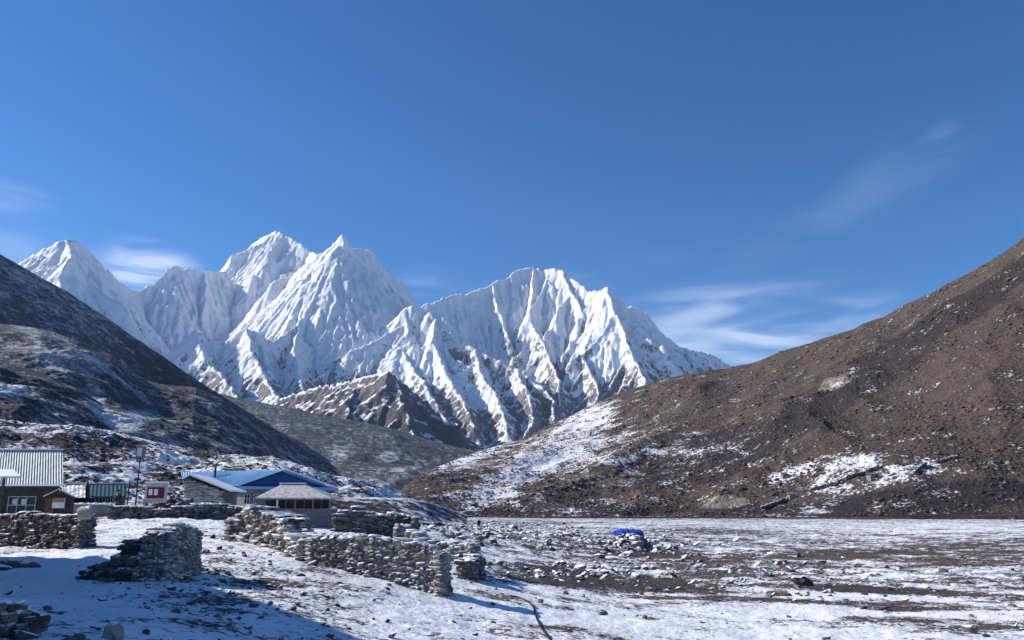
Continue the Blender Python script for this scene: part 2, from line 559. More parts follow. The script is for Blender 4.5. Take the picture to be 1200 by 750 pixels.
def rh_prof(S, U):
    w = sstep(-0.10, 0.45, U)
    p = 1.05 + 0.55 * (1 - w)
    f = S ** p
    # river-cut bank: a 2 m step, a flat shelf, then the slope
    return np.where(S < 0.004, S / 0.004 * 0.006, np.maximum(0.006 + 0 * S, f))


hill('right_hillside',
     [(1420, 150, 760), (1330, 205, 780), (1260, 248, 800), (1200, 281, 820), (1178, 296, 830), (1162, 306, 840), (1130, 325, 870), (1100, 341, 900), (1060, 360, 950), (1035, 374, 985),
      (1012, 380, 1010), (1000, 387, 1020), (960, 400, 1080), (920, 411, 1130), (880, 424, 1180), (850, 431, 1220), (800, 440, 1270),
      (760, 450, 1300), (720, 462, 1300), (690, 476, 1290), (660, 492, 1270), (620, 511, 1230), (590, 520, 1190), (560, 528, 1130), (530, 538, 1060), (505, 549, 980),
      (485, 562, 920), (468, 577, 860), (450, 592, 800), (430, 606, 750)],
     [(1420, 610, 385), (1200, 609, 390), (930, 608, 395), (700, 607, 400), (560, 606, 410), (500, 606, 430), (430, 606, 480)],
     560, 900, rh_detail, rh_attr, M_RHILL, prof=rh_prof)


# left dark slope in shade -------------------------------------------
def lf_detail(X, Y, Z, S):
    return 10 * fbm(X / 70, Y / 70, 4, 45) + 22 * (ridged(X / 170, Y / 300, 3, 46) - .5) + 26 * fbm(X / 420, Y / 900, 4, 41) + 4 * fbm(X / 40, Y / 60, 4, 42) + 4.0 * (ridged(X / 40, Y / 110, 4, 44) - .5) + 1.2 * gnoise(X / 9, Y / 9, 43)


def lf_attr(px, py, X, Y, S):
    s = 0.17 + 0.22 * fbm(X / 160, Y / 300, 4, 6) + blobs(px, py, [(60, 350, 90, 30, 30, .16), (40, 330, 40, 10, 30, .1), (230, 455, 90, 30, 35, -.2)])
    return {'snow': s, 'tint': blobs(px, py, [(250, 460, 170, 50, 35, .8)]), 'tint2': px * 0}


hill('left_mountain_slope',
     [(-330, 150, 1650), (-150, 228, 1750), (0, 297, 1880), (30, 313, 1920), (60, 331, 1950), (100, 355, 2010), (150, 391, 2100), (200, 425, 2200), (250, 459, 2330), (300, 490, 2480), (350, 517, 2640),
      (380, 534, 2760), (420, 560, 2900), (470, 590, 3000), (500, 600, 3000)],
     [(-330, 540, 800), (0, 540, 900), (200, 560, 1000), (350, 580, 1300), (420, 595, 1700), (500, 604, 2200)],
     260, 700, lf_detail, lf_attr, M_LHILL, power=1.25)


def lg_detail(X, Y, Z, S):
    return 18 * (ridged(X / 160, Y / 420, 4, 51) - 0.5) + 5 * fbm(X / 50, Y / 80, 4, 52) + 3.0 * (ridged(X / 28, Y / 60, 4, 54) - .5) + 0.9 * fbm(X / 6, Y / 8, 3, 53)


def lg_attr(px, py, X, Y, S):
    n = fbm(X / 60, Y / 90, 4, 15)
    s = 0.26 + 0.30 * n + blobs(px + 10 * n, py + 10 * n, [
        (55, 412, 55, 20, 15, .2), (110, 440, 12, 50, -10, .1), (130, 478, 22, 6, 25, .55), (158, 491, 20, 9, -12, .85), (10, 453, 22, 5, 0, .5), (120, 430, 40, 4, 35, .35), (165, 465, 40, 3, 40, .2),
        (60, 470, 70, 4, 22, .35), (90, 498, 70, 5, 18, .4), (200, 455, 60, 12, 35, -.2), (140, 455, 40, 14, 40, -.2), (40, 455, 60, 12, 18, -.28), (40, 492, 70, 8, 10, -.2)])
    return {'snow': s, 'tint': px * 0 + .2, 'tint2': blobs(px, py, [(60, 415, 60, 20, 15, .7), (120, 440, 70, 40, 30, .3)])}


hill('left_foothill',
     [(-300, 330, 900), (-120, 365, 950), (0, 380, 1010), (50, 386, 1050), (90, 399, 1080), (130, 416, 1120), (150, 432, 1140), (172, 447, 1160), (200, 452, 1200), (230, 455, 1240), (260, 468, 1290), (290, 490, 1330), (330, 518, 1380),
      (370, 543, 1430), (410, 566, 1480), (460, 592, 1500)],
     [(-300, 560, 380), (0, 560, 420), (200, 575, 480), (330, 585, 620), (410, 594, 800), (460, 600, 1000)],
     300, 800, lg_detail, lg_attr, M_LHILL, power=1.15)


def lk_attr(px, py, X, Y, S):
    n = fbm(X / 40, Y / 60, 4, 25)
    s = 0.20 + 0.30 * n + blobs(px + 10 * n, py + 8 * n, [
        (120, 482, 28, 6, 28, .5), (155, 492, 24, 9, -12, .7), (10, 455, 28, 6, 0, .6), (60, 470, 80, 4, 20, .35), (80, 505, 90, 8, 14, .2), (200, 520, 90, 8, 20, .25)])
    return {'snow': s, 'tint': px * 0 + .2, 'tint2': px * 0}


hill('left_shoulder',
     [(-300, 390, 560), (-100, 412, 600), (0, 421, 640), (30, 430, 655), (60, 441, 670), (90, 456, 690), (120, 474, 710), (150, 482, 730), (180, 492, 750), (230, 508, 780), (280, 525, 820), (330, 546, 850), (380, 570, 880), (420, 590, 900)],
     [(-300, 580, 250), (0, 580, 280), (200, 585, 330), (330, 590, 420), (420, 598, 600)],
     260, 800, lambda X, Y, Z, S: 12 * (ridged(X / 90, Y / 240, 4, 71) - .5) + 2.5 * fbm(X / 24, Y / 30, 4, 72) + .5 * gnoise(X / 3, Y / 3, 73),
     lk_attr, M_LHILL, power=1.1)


def mo_detail(X, Y, Z, S):
    return 6.5 * fbm(X / 42, Y / 60, 4, 81) + 2.2 * (ridged(X / 14, Y / 20, 4, 82) - .4) + 0.35 * fbm(X / 2.2, Y / 2.2, 3, 83)


def mo_attr(px, py, X, Y, S):
    n = fbm(X / 26, Y / 34, 4, 85)
    s = 0.56 + 0.55 * n + blobs(px, py, [
        (40, 515, 90, 10, 5, -.45), (95, 530, 30, 10, 20, -.3), (155, 520, 40, 8, 12, -.35), (170, 535, 60, 8, 10, .1), (330, 545, 60, 6, 10, .25), (130, 555, 60, 10, 0, .25), (440, 580, 40, 6, 0, .25), (90, 502, 80, 4, 10, .25),
        (190, 505, 90, 8, 25, -.25)])
    return {'snow': s, 'tint': px * 0, 'tint2': px * 0}


hill('snowy_moraine',
     [(-300, 455, 330), (-100, 484, 350), (0, 492, 360), (50, 497, 365), (90, 498, 372), (130, 505, 380), (170, 516, 390), (220, 528, 400), (260, 534, 410), (300, 537, 420), (320, 536, 425), (345, 542, 430), (375, 552, 440), (400, 564, 450), (430, 571, 460), (450, 574, 465), (475, 586, 470), (500, 600, 480)],
     [(-300, 602, 95), (0, 602, 100), (200, 601, 105), (330, 601, 115), (430, 602, 150), (500, 607, 250)],
     340, 900, mo_detail, mo_attr, M_MORAINE, power=1.0)

# middle distance: scrubby terrace under the peaks
def te_detail(X, Y, Z, S):
    return 40 * fbm(X / 700, Y / 500, 4, 91) + 14 * fbm(X / 120, Y / 120, 4, 92) + 3 * gnoise(X / 22, Y / 22, 93)


def te_attr(px, py, X, Y, S):
    n = fbm(X / 220, Y / 220, 4, 95)
    s = 0.12 + .3 * n + blobs(px + 12 * n, py + 8 * n, [(455, 533, 20, 4, -10, .5), (460, 560, 50, 6, -25, .3), (420, 560, 30, 10, 0, .2), (400, 530, 12, 14, 0, .25), (350, 500, 90, 10, 10, .08)])
    return {'snow': s, 'tint': blobs(px, py, [(400, 490, 120, 10, 8, .6)]), 'tint2': px * 0}


hill('scrub_terrace',
     [(150, 440, 4300), (240, 458, 4300), (285, 468, 4300), (330, 476, 4250), (380, 486, 4200), (420, 494, 4150), (460, 503, 4100), (500, 515, 4050), (540, 525, 4000), (580, 532, 4000), (660, 545, 4000), (760, 560, 4000)],
     [(150, 585, 1900), (400, 588, 1900), (500, 592, 1900), (760, 598, 1900)],
     260, 600, te_detail, te_attr, M_LHILL, power=1.0)

# ------------------------------------------------------------------ snow mountains from a skeleton of ridges
RID = [
    # left peak group: the crest runs away to the right, so its face lies in shade
    ([(-60, 345, 7900), (0, 318, 7900), (30, 304, 7900), (50, 291, 7900), (68, 282, 7920), (80, 281, 7950)], 1.0, 1),
    ([(80, 281, 7950), (90, 282, 8120), (100, 290, 8300), (116, 306, 8600), (130, 319, 8850), (150, 338, 9150), (160, 341, 9300), (178, 333, 9500)], 1.0, 0),
    ([(178, 333, 9500), (195, 319, 9700), (206, 310, 9850), (220, 314, 10000), (240, 317, 10200), (258, 317, 10400)], 1.0, 0),
    ([(258, 317, 10400), (275, 330, 10500), (300, 350, 10500), (322, 360, 10450), (343, 380, 10350), (352, 400, 10300)], 1.0, 0),
    ([(80, 281, 7950), (82, 300, 7700), (70, 322, 7450), (74, 345, 7200), (95, 380, 6900)], 1.0, 1),
    ([(238, 317, 10180), (242, 340, 9850), (238, 370, 9450)], 1.0, 0),
    ([(160, 375, 7900), (165, 378, 7880), (150, 388, 7700)], 1.3, 0),
    # central twin peak
    ([(225, 370, 11900), (262, 325, 11650), (275, 307, 11600), (290, 291, 11500), (306, 279, 11420), (318, 272, 11350), (326, 269, 11300), (345, 281, 11150), (364, 295, 10950), (378, 299, 10600), (386, 296, 10200), (393, 283, 9850), (400, 273, 9600)], 1.05, 1),
    ([(400, 273, 9600), (406, 281, 9750), (412, 290, 9950), (424, 290, 10200), (434, 293, 10400), (440, 302, 10550), (455, 318, 10850), (472, 331, 11150), (480, 345, 11300), (488, 357, 11450), (520, 385, 11600)], 1.1, 0),
    ([(326, 269, 11300), (323, 290, 11050), (312, 318, 10750), (306, 340, 10550)], 0.95, 1),
    ([(364, 295, 10950), (349, 318, 10700), (338, 338, 10500), (350, 362, 10150), (356, 390, 9750)], 0.95, 1),
    ([(400, 273, 9600), (404, 292, 9400), (396, 320, 9150), (388, 345, 8950), (400, 364, 8800), (408, 385, 8550), (398, 405, 8300), (388, 430, 7950), (375, 462, 7450)], 1.25, 0),
    ([(396, 320, 9150), (380, 345, 8950), (372, 362, 8800)], 1.1, 1),
    ([(388, 430, 7950), (360, 450, 7500), (350, 480, 7000)], 1.0, 1),
    ([(436, 335, 9300), (433, 350, 9150), (436, 368, 8950)], 1.6, 0),
    # front buttress left of centre
    ([(185, 425, 7400), (207, 405, 7500), (220, 391, 7550), (228, 386, 7550), (240, 393, 7600), (262, 402, 7650), (278, 388, 7700), (290, 384, 7720), (304, 391, 7780), (320, 400, 7900), (335, 392, 8100), (350, 375, 8400), (362, 367, 8600), (380, 364, 8700), (400, 364, 8800)], 1.0, 1),
    ([(228, 386, 7550), (236, 410, 7250), (262, 445, 6850), (285, 470, 6500)], 0.9, 1),
    ([(290, 384, 7720), (296, 412, 7350), (312, 445, 6950), (330, 472, 6550)], 0.9, 1),
    ([(350, 375, 8400), (345, 410, 7850), (350, 440, 7400), (360, 470, 6900)], 0.9, 1),
    ([(400, 364, 8800), (420, 372, 8750), (436, 384, 8650), (450, 398, 8550), (456, 410, 8500)], 1.1, 0),
    ([(436, 384, 8650), (432, 405, 8300), (420, 430, 7900), (408, 455, 7450)], 1.1, 1),
    # towers in front of the right group
    ([(455, 400, 8650), (466, 376, 8700), (474, 360, 8720), (486, 358, 8700), (492, 372, 8650), (504, 366, 8600), (512, 372, 8550), (524, 386, 8450), (540, 398, 8350), (556, 408, 8250), (580, 420, 8150), (604, 432, 8050), (626, 446, 7900), (650, 470, 7600)], 1.25, 1),
    ([(512, 372, 8550), (508, 400, 8200), (520, 430, 7800), (540, 465, 7300), (556, 500, 6800)], 0.9, 1),
    ([(556, 408, 8250), (565, 440, 7800), (585, 470, 7350), (596, 505, 6800)], 0.9, 1),
    ([(604, 432, 8050), (620, 460, 7600), (622, 492, 7100), (612, 520, 6700)], 0.9, 1),
    ([(650, 470, 7600), (648, 492, 7200), (655, 515, 6900)], 0.9, 1),
    ([(474, 360, 8720), (478, 385, 8450), (470, 410, 8200), (490, 440, 7700), (510, 470, 7200), (525, 500, 6800)], 0.8, 1),
    # right group: crest runs back to the main summit, then comes forward again
    ([(470, 375, 9000), (490, 360, 9050), (505, 353, 9130), (515, 350, 9200), (530, 345, 9350), (545, 343, 9480), (562, 338, 9620), (575, 331, 9730), (590, 327, 9850), (600, 320, 9930), (612, 315, 10020), (626, 313, 10080)], 1.1, 0),
    ([(626, 313, 10080), (638, 316, 10060), (648, 312, 10000), (660, 317, 9900), (668, 323, 9800), (680, 333, 9650), (690, 340, 9500), (700, 340, 9350), (712, 336, 9200)], 1.1, 1),
    ([(712, 336, 9200), (720, 343, 9300), (730, 357, 9450), (745, 360, 9600), (758, 367, 9750), (772, 386, 9900), (788, 400, 10000), (800, 407, 10050), (820, 412, 10100), (838, 416, 10150), (852, 426, 10200), (900, 440, 10300), (1000, 470, 10400)], 1.1, 0),
    ([(576, 333, 9700), (582, 355, 9450), (592, 380, 9150), (598, 398, 8950)], 1.5, 0),
    ([(626, 313, 10080), (624, 340, 9700), (622, 375, 9200), (640, 410, 8700), (656, 445, 8150), (655, 480, 7700)], 1.15, 1),
    ([(660, 317, 9900), (672, 345, 9500), (690, 380, 9000), (684, 420, 8450), (700, 460, 7950), (690, 490, 7500)], 1.1, 1),
    ([(712, 336, 9200), (722, 365, 8850), (732, 390, 8600), (744, 420, 8250), (760, 455, 7800)], 1.1, 1),
    ([(752, 378, 9300), (765, 400, 9050), (790, 425, 8700), (800, 450, 8400)], 1.1, 1),
    ([(806, 410, 9950), (812, 430, 9500), (800, 460, 9000)], 1.0, 1),
    # dark cone in the middle distance
    ([(330, 466, 6150), (360, 456, 5950), (395, 448, 5750), (420, 443, 5600), (438, 438, 5450), (453, 436, 5350), (462, 439, 5400)], .8, 1),
    ([(462, 439, 5400), (472, 447, 5550), (490, 462, 5750), (515, 483, 6000), (540, 505, 6200), (562, 524, 6350), (585, 540, 6450)], 0.85, 0),
    ([(462, 439, 5400), (470, 462, 5150), (478, 492, 4850), (482, 520, 4600)], 0.8, 1),
    ([(420, 443, 5600), (410, 466, 5250), (405, 490, 4950)], 0.8, 1),
]
XS = np.arange(-7200, 5200, 12.5)
YS = np.arange(4300, 12300, 12.5)
MXg, MYg = np.meshgrid(XS, YS)
wx = MXg + 46 * fbm(MXg / 330, MYg / 330, 5, 201, .58)
wy = MYg + 46 * fbm(MXg / 330, MYg / 330, 5, 202, .58)
H = np.minimum(np.where(MYg < 5600, 120 + .14 * (MYg - 4300), 302 + 0.345 * (MYg - 5600)), (.058 + .0 * MYg) * MYg - .0 * MYg * sstep(.05, .2, MXg / MYg)) + 60 * fbm(MXg / 900, MYg / 900, 3, 77, .35)
OWN = np.zeros_like(MXg)


def add_ridge(pts, k, amp, reach, flute):
    """raise the skeleton along a 3-D polyline; flanks fall away on both sides, with flutes running down them"""
    global H
    pts = np.asarray(pts, float)
    x0, x1 = pts[:, 0].min() - reach, pts[:, 0].max() + reach
    y0, y1 = pts[:, 1].min() - reach, pts[:, 1].max() + reach
    i0, i1 = np.searchsorted(XS, [x0, x1]); j0, j1 = np.searchsorted(YS, [y0, y1])
    if i1 - i0 < 2 or j1 - j0 < 2: return
    X = wx[j0:j1, i0:i1]; Y = wy[j0:j1, i0:i1]
    best = np.full(X.shape, -1e9); bs = np.zeros(X.shape); bd = np.zeros(X.shape)
    acc = 0
    for a, b in zip(pts[:-1], pts[1:]):
        d = b[:2] - a[:2]; L = max(np.hypot(*d), 1e-3)
        t = np.clip(((X - a[0]) * d[0] + (Y - a[1]) * d[1]) / (L * L), 0, 1)
        dd = np.hypot(X - a[0] - t * d[0], Y - a[1] - t * d[1])
        side = np.sign((X - a[0]) * d[1] - (Y - a[1]) * d[0])
        h = a[2] + (b[2] - a[2]) * t - k * (1.12 * dd + 60 * (1 - np.exp(-dd / 90)))
        m = h > best
        best = np.where(m, h, best); bs = np.where(m, (acc + t * L) + side * 7777, bs); bd = np.where(m, dd, bd)
        acc += L
    if flute:
        f = ridged(bs / 105, bd / 700, 3, 301 + int(abs(pts[0, 0])) % 50)
        best = best + flute * (f - 0.55) * sstep(15, 260, bd)
    H[j0:j1, i0:i1] = np.maximum(H[j0:j1, i0:i1], best)


r2 = random.Random(5)
for pts, k, sub in RID:
    p3 = [P(*p) for p in pts]
    front = pts[0][2] < 6500
    add_ridge(p3, k, 0, 2600, 34 if not front else 14)
    # side spurs
    if sub:
        p3a = np.array(p3)
        seg = np.hypot(*(p3a[1:, :2] - p3a[:-1, :2]).T)
        cum = np.r_[0, np.cumsum(seg)]
        s = 120 + r2.random() * 100
        sd = 1
        while s < cum[-1]:
            c = np.array([np.interp(s, cum, p3a[:, i]) for i in range(3)])
            c2 = np.array([np.interp(min(s + 60, cum[-1]), cum, p3a[:, i]) for i in range(3)])
            c1 = np.array([np.interp(max(s - 60, 0), cum, p3a[:, i]) for i in range(3)])
            d = (c2 - c1)[:2]; n = np.hypot(*d)
            if n > 1:
                d /= n
                for sgn in (1, -1):
                    ang = r2.uniform(50, 95) * sgn
                    # lean downhill along the parent
                    if c2[2] > c1[2]: ang = sgn * (180 - abs(ang))
                    ca, sa = math.cos(R(ang)), math.sin(R(ang))
                    e = np.array([d[0] * ca - d[1] * sa, d[0] * sa + d[1] * ca])
                    L = r2.uniform(350, 950); st = r2.uniform(.66, .86) * k
                    q = [c - np.array([0, 0, 14.0])]
                    for i in range(4):
                        a2 = R(r2.uniform(-22, 22))
                        e2 = np.array([e[0] * math.cos(a2) - e[1] * math.sin(a2), e[0] * math.sin(a2) + e[1] * math.cos(a2)])
                        ln = L / 4
                        drop = ln * st * (1.45 - 0.25 * i)
                        q.append(q[-1] + np.array([e2[0] * ln, e2[1] * ln, -drop]))
                    add_ridge(q, k * 1.15, 0, 700, 22 if not front else 8)
            s += r2.uniform(170, 330)

steepn = ridged(wx / 210, wy / 210, 5, 401)
gy_, gx_ = np.gradient(H, 12.5)
sl = sstep(.3, .8, np.hypot(gx_, gy_))
H = H + (46 * (steepn - .5) ) * (.12 + .88 * sl)
CELL = 12.5


def carve(H, n, steps, amount, seed):
    """let water run down the slopes and cut gullies where it gathers"""
    g = np.random.default_rng(seed)
    ny, nx = H.shape
    gy_, gx_ = np.gradient(H, CELL)
    nrm = np.hypot(gx_, gy_) + 1e-6
    dx = (-gx_ / nrm).astype(np.float32); dy = (-gy_ / nrm).astype(np.float32)
    x = g.uniform(1, nx - 2, n).astype(np.float32); y = g.uniform(1, ny - 2, n).astype(np.float32)
    vx = np.zeros(n, np.float32); vy = np.zeros(n, np.float32)
    F = np.zeros(nx * ny)
    for i in range(steps):
        idx = y.astype(np.int32) * nx + x.astype(np.int32)
        F += np.bincount(idx, minlength=nx * ny)
        vx = vx * .35 + dx.ravel()[idx] * .65; vy = vy * .35 + dy.ravel()[idx] * .65
        x = np.clip(x + vx, 1, nx - 2); y = np.clip(y + vy, 1, ny - 2)
    F = F.reshape(ny, nx) / (n / (nx * ny))
    F = (F + np.roll(F, 1, 0) + np.roll(F, -1, 0) + np.roll(F, 1, 1) + np.roll(F, -1, 1)) / 5
    cut = amount * np.minimum(np.sqrt(F) / 4, 4) * sstep(.25, .8, nrm)
    return H - cut


def fall_noise(H, wav, octv, seed, gain, step, n=3):
    gy_, gx_ = np.gradient(H, CELL)
    for ax in (0, 1):
        gx_ = (np.roll(gx_, 2, ax) + gx_ + np.roll(gx_, -2, ax)) / 3; gy_ = (np.roll(gy_, 2, ax) + gy_ + np.roll(gy_, -2, ax)) / 3
    nn = np.hypot(gx_, gy_) + .15
    ux, uy = gx_ / nn, gy_ / nn
    t = 0
    for k in range(-n, n + 1):
        t = t + ridged((MXg + ux * k * step) / wav, (MYg + uy * k * step) / wav, octv, seed, gain)
    t = t / (2 * n + 1)
    return (t - t.mean()) / t.std()


for it in range(4):
    H = carve(H, 220000, 40, 4.2, 900 + it)
gy_, gx_ = np.gradient(H, CELL)
sl = sstep(.3, .9, np.hypot(gx_, gy_))
nl = np.hypot(gx_, gy_) + .3
# short ribs that follow the fall line
band = H / 46 + 2.2 * fbm(MXg / 300, MYg / 300, 3, 440) + .25 * MXg / 300
mpy0 = project(MXg, MYg, H)[1]
H = H + sl * (7.5 * fall_noise(H, 110, 3, 433, .6, 22) + 3.6 * fall_noise(H, 46, 2, 436, .6, 14) + 5 * fbm(MXg / 34, MYg / 34, 2, 434)
              + 30 * (ridged(wx / 135 + 7, wy / 120, 4, 450, .6) - .45) * sstep(6300, 6700, MYg) * sstep(372, 420, mpy0)
              + 6 * np.sin(band) * sstep(-.2, .35, fbm(MXg / 240, MYg / 240, 3, 441)))
mpx, mpy = project(MXg, MYg, H)
nz = fbm(MXg / 320, MYg / 320, 4, 411)
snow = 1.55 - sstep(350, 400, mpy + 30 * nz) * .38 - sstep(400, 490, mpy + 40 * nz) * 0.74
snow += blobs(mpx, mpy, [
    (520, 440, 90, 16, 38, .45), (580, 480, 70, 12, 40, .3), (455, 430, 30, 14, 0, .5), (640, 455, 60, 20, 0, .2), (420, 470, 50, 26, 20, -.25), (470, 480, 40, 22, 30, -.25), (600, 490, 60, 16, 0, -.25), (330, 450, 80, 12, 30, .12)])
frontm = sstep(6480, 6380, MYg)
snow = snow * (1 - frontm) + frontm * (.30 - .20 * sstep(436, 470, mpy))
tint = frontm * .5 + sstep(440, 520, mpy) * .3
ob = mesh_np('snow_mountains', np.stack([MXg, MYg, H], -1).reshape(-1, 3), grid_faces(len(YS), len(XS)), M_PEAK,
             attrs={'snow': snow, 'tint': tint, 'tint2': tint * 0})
ob['kind'] = 'structure'
#OBJECTS
hill('earth_bank',
     [(250, 584, 90), (300, 583, 95), (385, 583, 100), (450, 583, 115), (480, 584, 125), (500, 588, 135), (520, 594, 150), (548, 604, 170)],
     [(250, 606, 74), (385, 608, 78), (450, 610, 86), (500, 611, 100), (548, 614, 130)],
     60, 420, lambda X, Y, Z, S: .5 * fbm(X / 5, Y / 5, 4, 171) + .18 * fbm(X / 1.1, Y / 1.1, 3, 172),
     lambda px, py, X, Y, S: {'snow': .34 + .2 * fbm(X / 6, Y / 6, 3, 4) + .5 * sstep(.86, .97, S) + .25 * (1 - sstep(0, .25, S)), 'tint': px * 0, 'tint2': px * 0}, M_MORAINE)

bpy.context.view_layer.update()
DG = bpy.context.evaluated_depsgraph_get()


def hit(px, py):
    d = P(px, py, 1.0); d = d / np.linalg.norm(d)
    ok, loc, nor, idx, ob, _ = SC.ray_cast(DG, Vector((0, 0, 0)) + Vector(d) * 1.0, Vector(d))
    return np.array(loc) if ok else None


def drop(x, y, z0=900):
    ok, loc, nor, idx, ob, _ = SC.ray_cast(DG, Vector((x, y, z0)), Vector((0, 0, -1)))
    return (loc.z, nor, ob.name) if ok else (-10, Vector((0, 0, 1)), '')


# ------------------------------------------------------------------ materials of things
def mat_plain(name, col, rough=0.7, var=0.25, scale=3.0, metal=0.0, bump=0.3, bd=0.02, col2=None, vec=(1, 1, 1), snow=0.0):
    m, t, b = new_mat(name)
    q = NB(t)
    geo = q.n('ShaderNodeNewGeometry')
    pos = q.mapping(geo.outputs['Position'], vec)
    n = q.noise(pos, scale, 6, 0.65)
    c2 = col2 or tuple(c * (1 - var) for c in col)
    c1 = tuple(min(1, c * (1 + var * .6)) for c in col) if not col2 else col
    c = q.mix(q.mr(n, .35, .65), c1, c2)
    if snow:
        sep = q.n('ShaderNodeSeparateXYZ'); q.l(geo.outputs['Normal'], sep.inputs[0])
        n2 = q.noise(geo.outputs['Position'], 2.2, 4, .6)
        s_ = q.math('ADD', sep.outputs['Z'], q.math('MULTIPLY', q.math('SUBTRACT', n2, .5), 1.5))
        c = q.mix(q.mr(s_, 1.0 - snow, 1.12 - snow), c, SNOW)
    q.l(c, b.inputs['Base Color'])
    b.inputs['Roughness'].default_value = rough
    b.inputs['Metallic'].default_value = metal
    bp = q.n('ShaderNodeBump'); bp.inputs['Strength'].default_value = bump; bp.inputs['Distance'].default_value = bd
    q.l(n, bp.inputs['Height']); q.l(bp.outputs['Normal'], b.inputs['Normal'])
    return m


def mat_stone(name, a, b_, snow=0.35):
    m, t, b = new_mat(name)
    q = NB(t)
    geo = q.n('ShaderNodeNewGeometry')
    n = q.noise(geo.outputs['Position'], 7, 6, .7)
    f = q.math('ADD', q.attr('var'), q.math('MULTIPLY', q.math('SUBTRACT', n, .5), .9))
    c = q.mix(q.mr(f, .1, .9), a, b_)
    sep = q.n('ShaderNodeSeparateXYZ'); q.l(geo.outputs['Normal'], sep.inputs[0])
    n2 = q.noise(geo.outputs['Position'], 1.7, 4, .6)
    s_ = q.math('ADD', sep.outputs['Z'], q.math('MULTIPLY', q.math('SUBTRACT', n2, .5), 1.8))
    c = q.mix(q.mr(s_, 1.0 - snow, 1.15 - snow), c, SNOW)
    q.l(c, b.inputs['Base Color'])
    bp = q.n('ShaderNodeBump'); bp.inputs['Strength'].default_value = .6; bp.inputs['Distance'].default_value = .03
    q.l(n, bp.inputs['Height']); q.l(bp.outputs['Normal'], b.inputs['Normal'])
    return m


MS = mat_stone('dry_stone', (0.14, 0.13, 0.118), (0.31, 0.285, 0.255), .28)
MS_DARK = mat_stone('dark_dry_stone', (0.055, 0.05, 0.047), (0.14, 0.13, 0.12), .20)
MS_BARE = mat_stone('bare_boulder', (0.10, 0.09, 0.08), (0.24, 0.22, 0.20), .02)
MS_RUB = mat_stone('river_rubble', (0.09, 0.085, 0.08), (0.26, 0.245, 0.225), .40)
MS_PALE = mat_stone('pale_fieldstone', (0.30, 0.285, 0.26), (0.46, 0.44, 0.40), .05)
M_SNOW = mat_plain('settled_snow', SNOW, .85, .05, 5, bump=.5, bd=.05)
M_TIN = mat_plain('weathered_tin', (0.45, 0.47, 0.455), .6, .3, 1.4, bump=.1, col2=(0.27, 0.29, 0.28), vec=(2.6, 1, .12), metal=.0)
M_TIN2 = mat_plain('pale_tin', (0.50, 0.50, 0.48), .55, .2, 2, snow=.35)
M_THATCH = mat_plain('weathered_shingle', (0.56, 0.54, 0.52), .85, .3, 2.0, col2=(0.31, 0.295, 0.285), vec=(2.5, 2.5, .4), snow=.0)
M_BLUE = mat_plain('blue_painted_tin', (0.10, 0.26, 0.48), .5, .2, .35, col2=(0.20, 0.37, 0.55), vec=(1, .6, 1), snow=.0)
M_BLUE2 = mat_plain('deep_blue_boarding', (0.022, 0.07, 0.21), .6, .1, 2)
M_BLUE3 = mat_plain('light_blue_trim', (0.16, 0.36, 0.66), .6, .1, 2)
M_TEAL = mat_plain('teal_painted_tin', (0.014, 0.07, 0.075), .5, .15, 2)
M_GREEN = mat_plain('faded_green_sheet', (0.12, 0.26, 0.22), .6, .3, 1.5, snow=.25)
M_WALLD = mat_plain('dark_timber', (0.055, 0.05, 0.045), .8, .3, 3)
M_WOOD = mat_plain('grey_planks', (0.17, 0.17, 0.175), .8, .3, 2.5, vec=(.3, 1, 6))
M_BROWN = mat_plain('brown_door_paint', (0.14, 0.06, 0.03), .6, .2, 4)
M_WHITE = mat_plain('white_paint', (0.72, 0.72, 0.70), .6, .08, 4)
M_FRAME = mat_plain('window_paint', (0.42, 0.43, 0.43), .6, .2, 4)
M_PLASTER = mat_plain('grey_cement', (0.17, 0.17, 0.165), .9, .25, 1.6, snow=.0)
M_RED = mat_plain('dark_red_board', (0.16, 0.012, 0.03), .5, .1, 4)
M_ORANGE = mat_plain('orange_board', (0.42, 0.15, 0.09), .5, .1, 4)
M_IRON = mat_plain('dark_iron', (0.05, 0.05, 0.055), .5, .2, 6, metal=.5)
M_GLASS = mat_plain('window_glass', (0.03, 0.035, 0.045), .12, .1, 1, bump=0)
M_CURT = mat_plain('white_curtain', (0.6, 0.6, 0.62), .9, .2, 6)
M_TARP = mat_plain('blue_tarpaulin', (0.02, 0.075, 0.42), .45, .15, 2, bump=.6, bd=.1)
M_SHRUB = mat_plain('dwarf_shrub', (0.062, 0.046, 0.040), .9, .4, .05, col2=(0.10, 0.075, 0.055))
M_SHRUB2 = mat_plain('dark_scrub', (0.035, 0.03, 0.028), .9, .4, .2, col2=(0.065, 0.052, 0.042))
M_STRAW = mat_plain('dry_grass', (0.42, 0.34, 0.20), .9, .3, 4)
M_SKIN = mat_plain('skin', (0.35, 0.20, 0.14), .6, .05, 8)
M_BLACK = mat_plain('black_cloth', (0.02, 0.02, 0.024), .85, .2, 9)
M_NAVY = mat_plain('navy_cloth', (0.03, 0.035, 0.06), .85, .2, 9)


# ------------------------------------------------------------------ builders
import bmesh


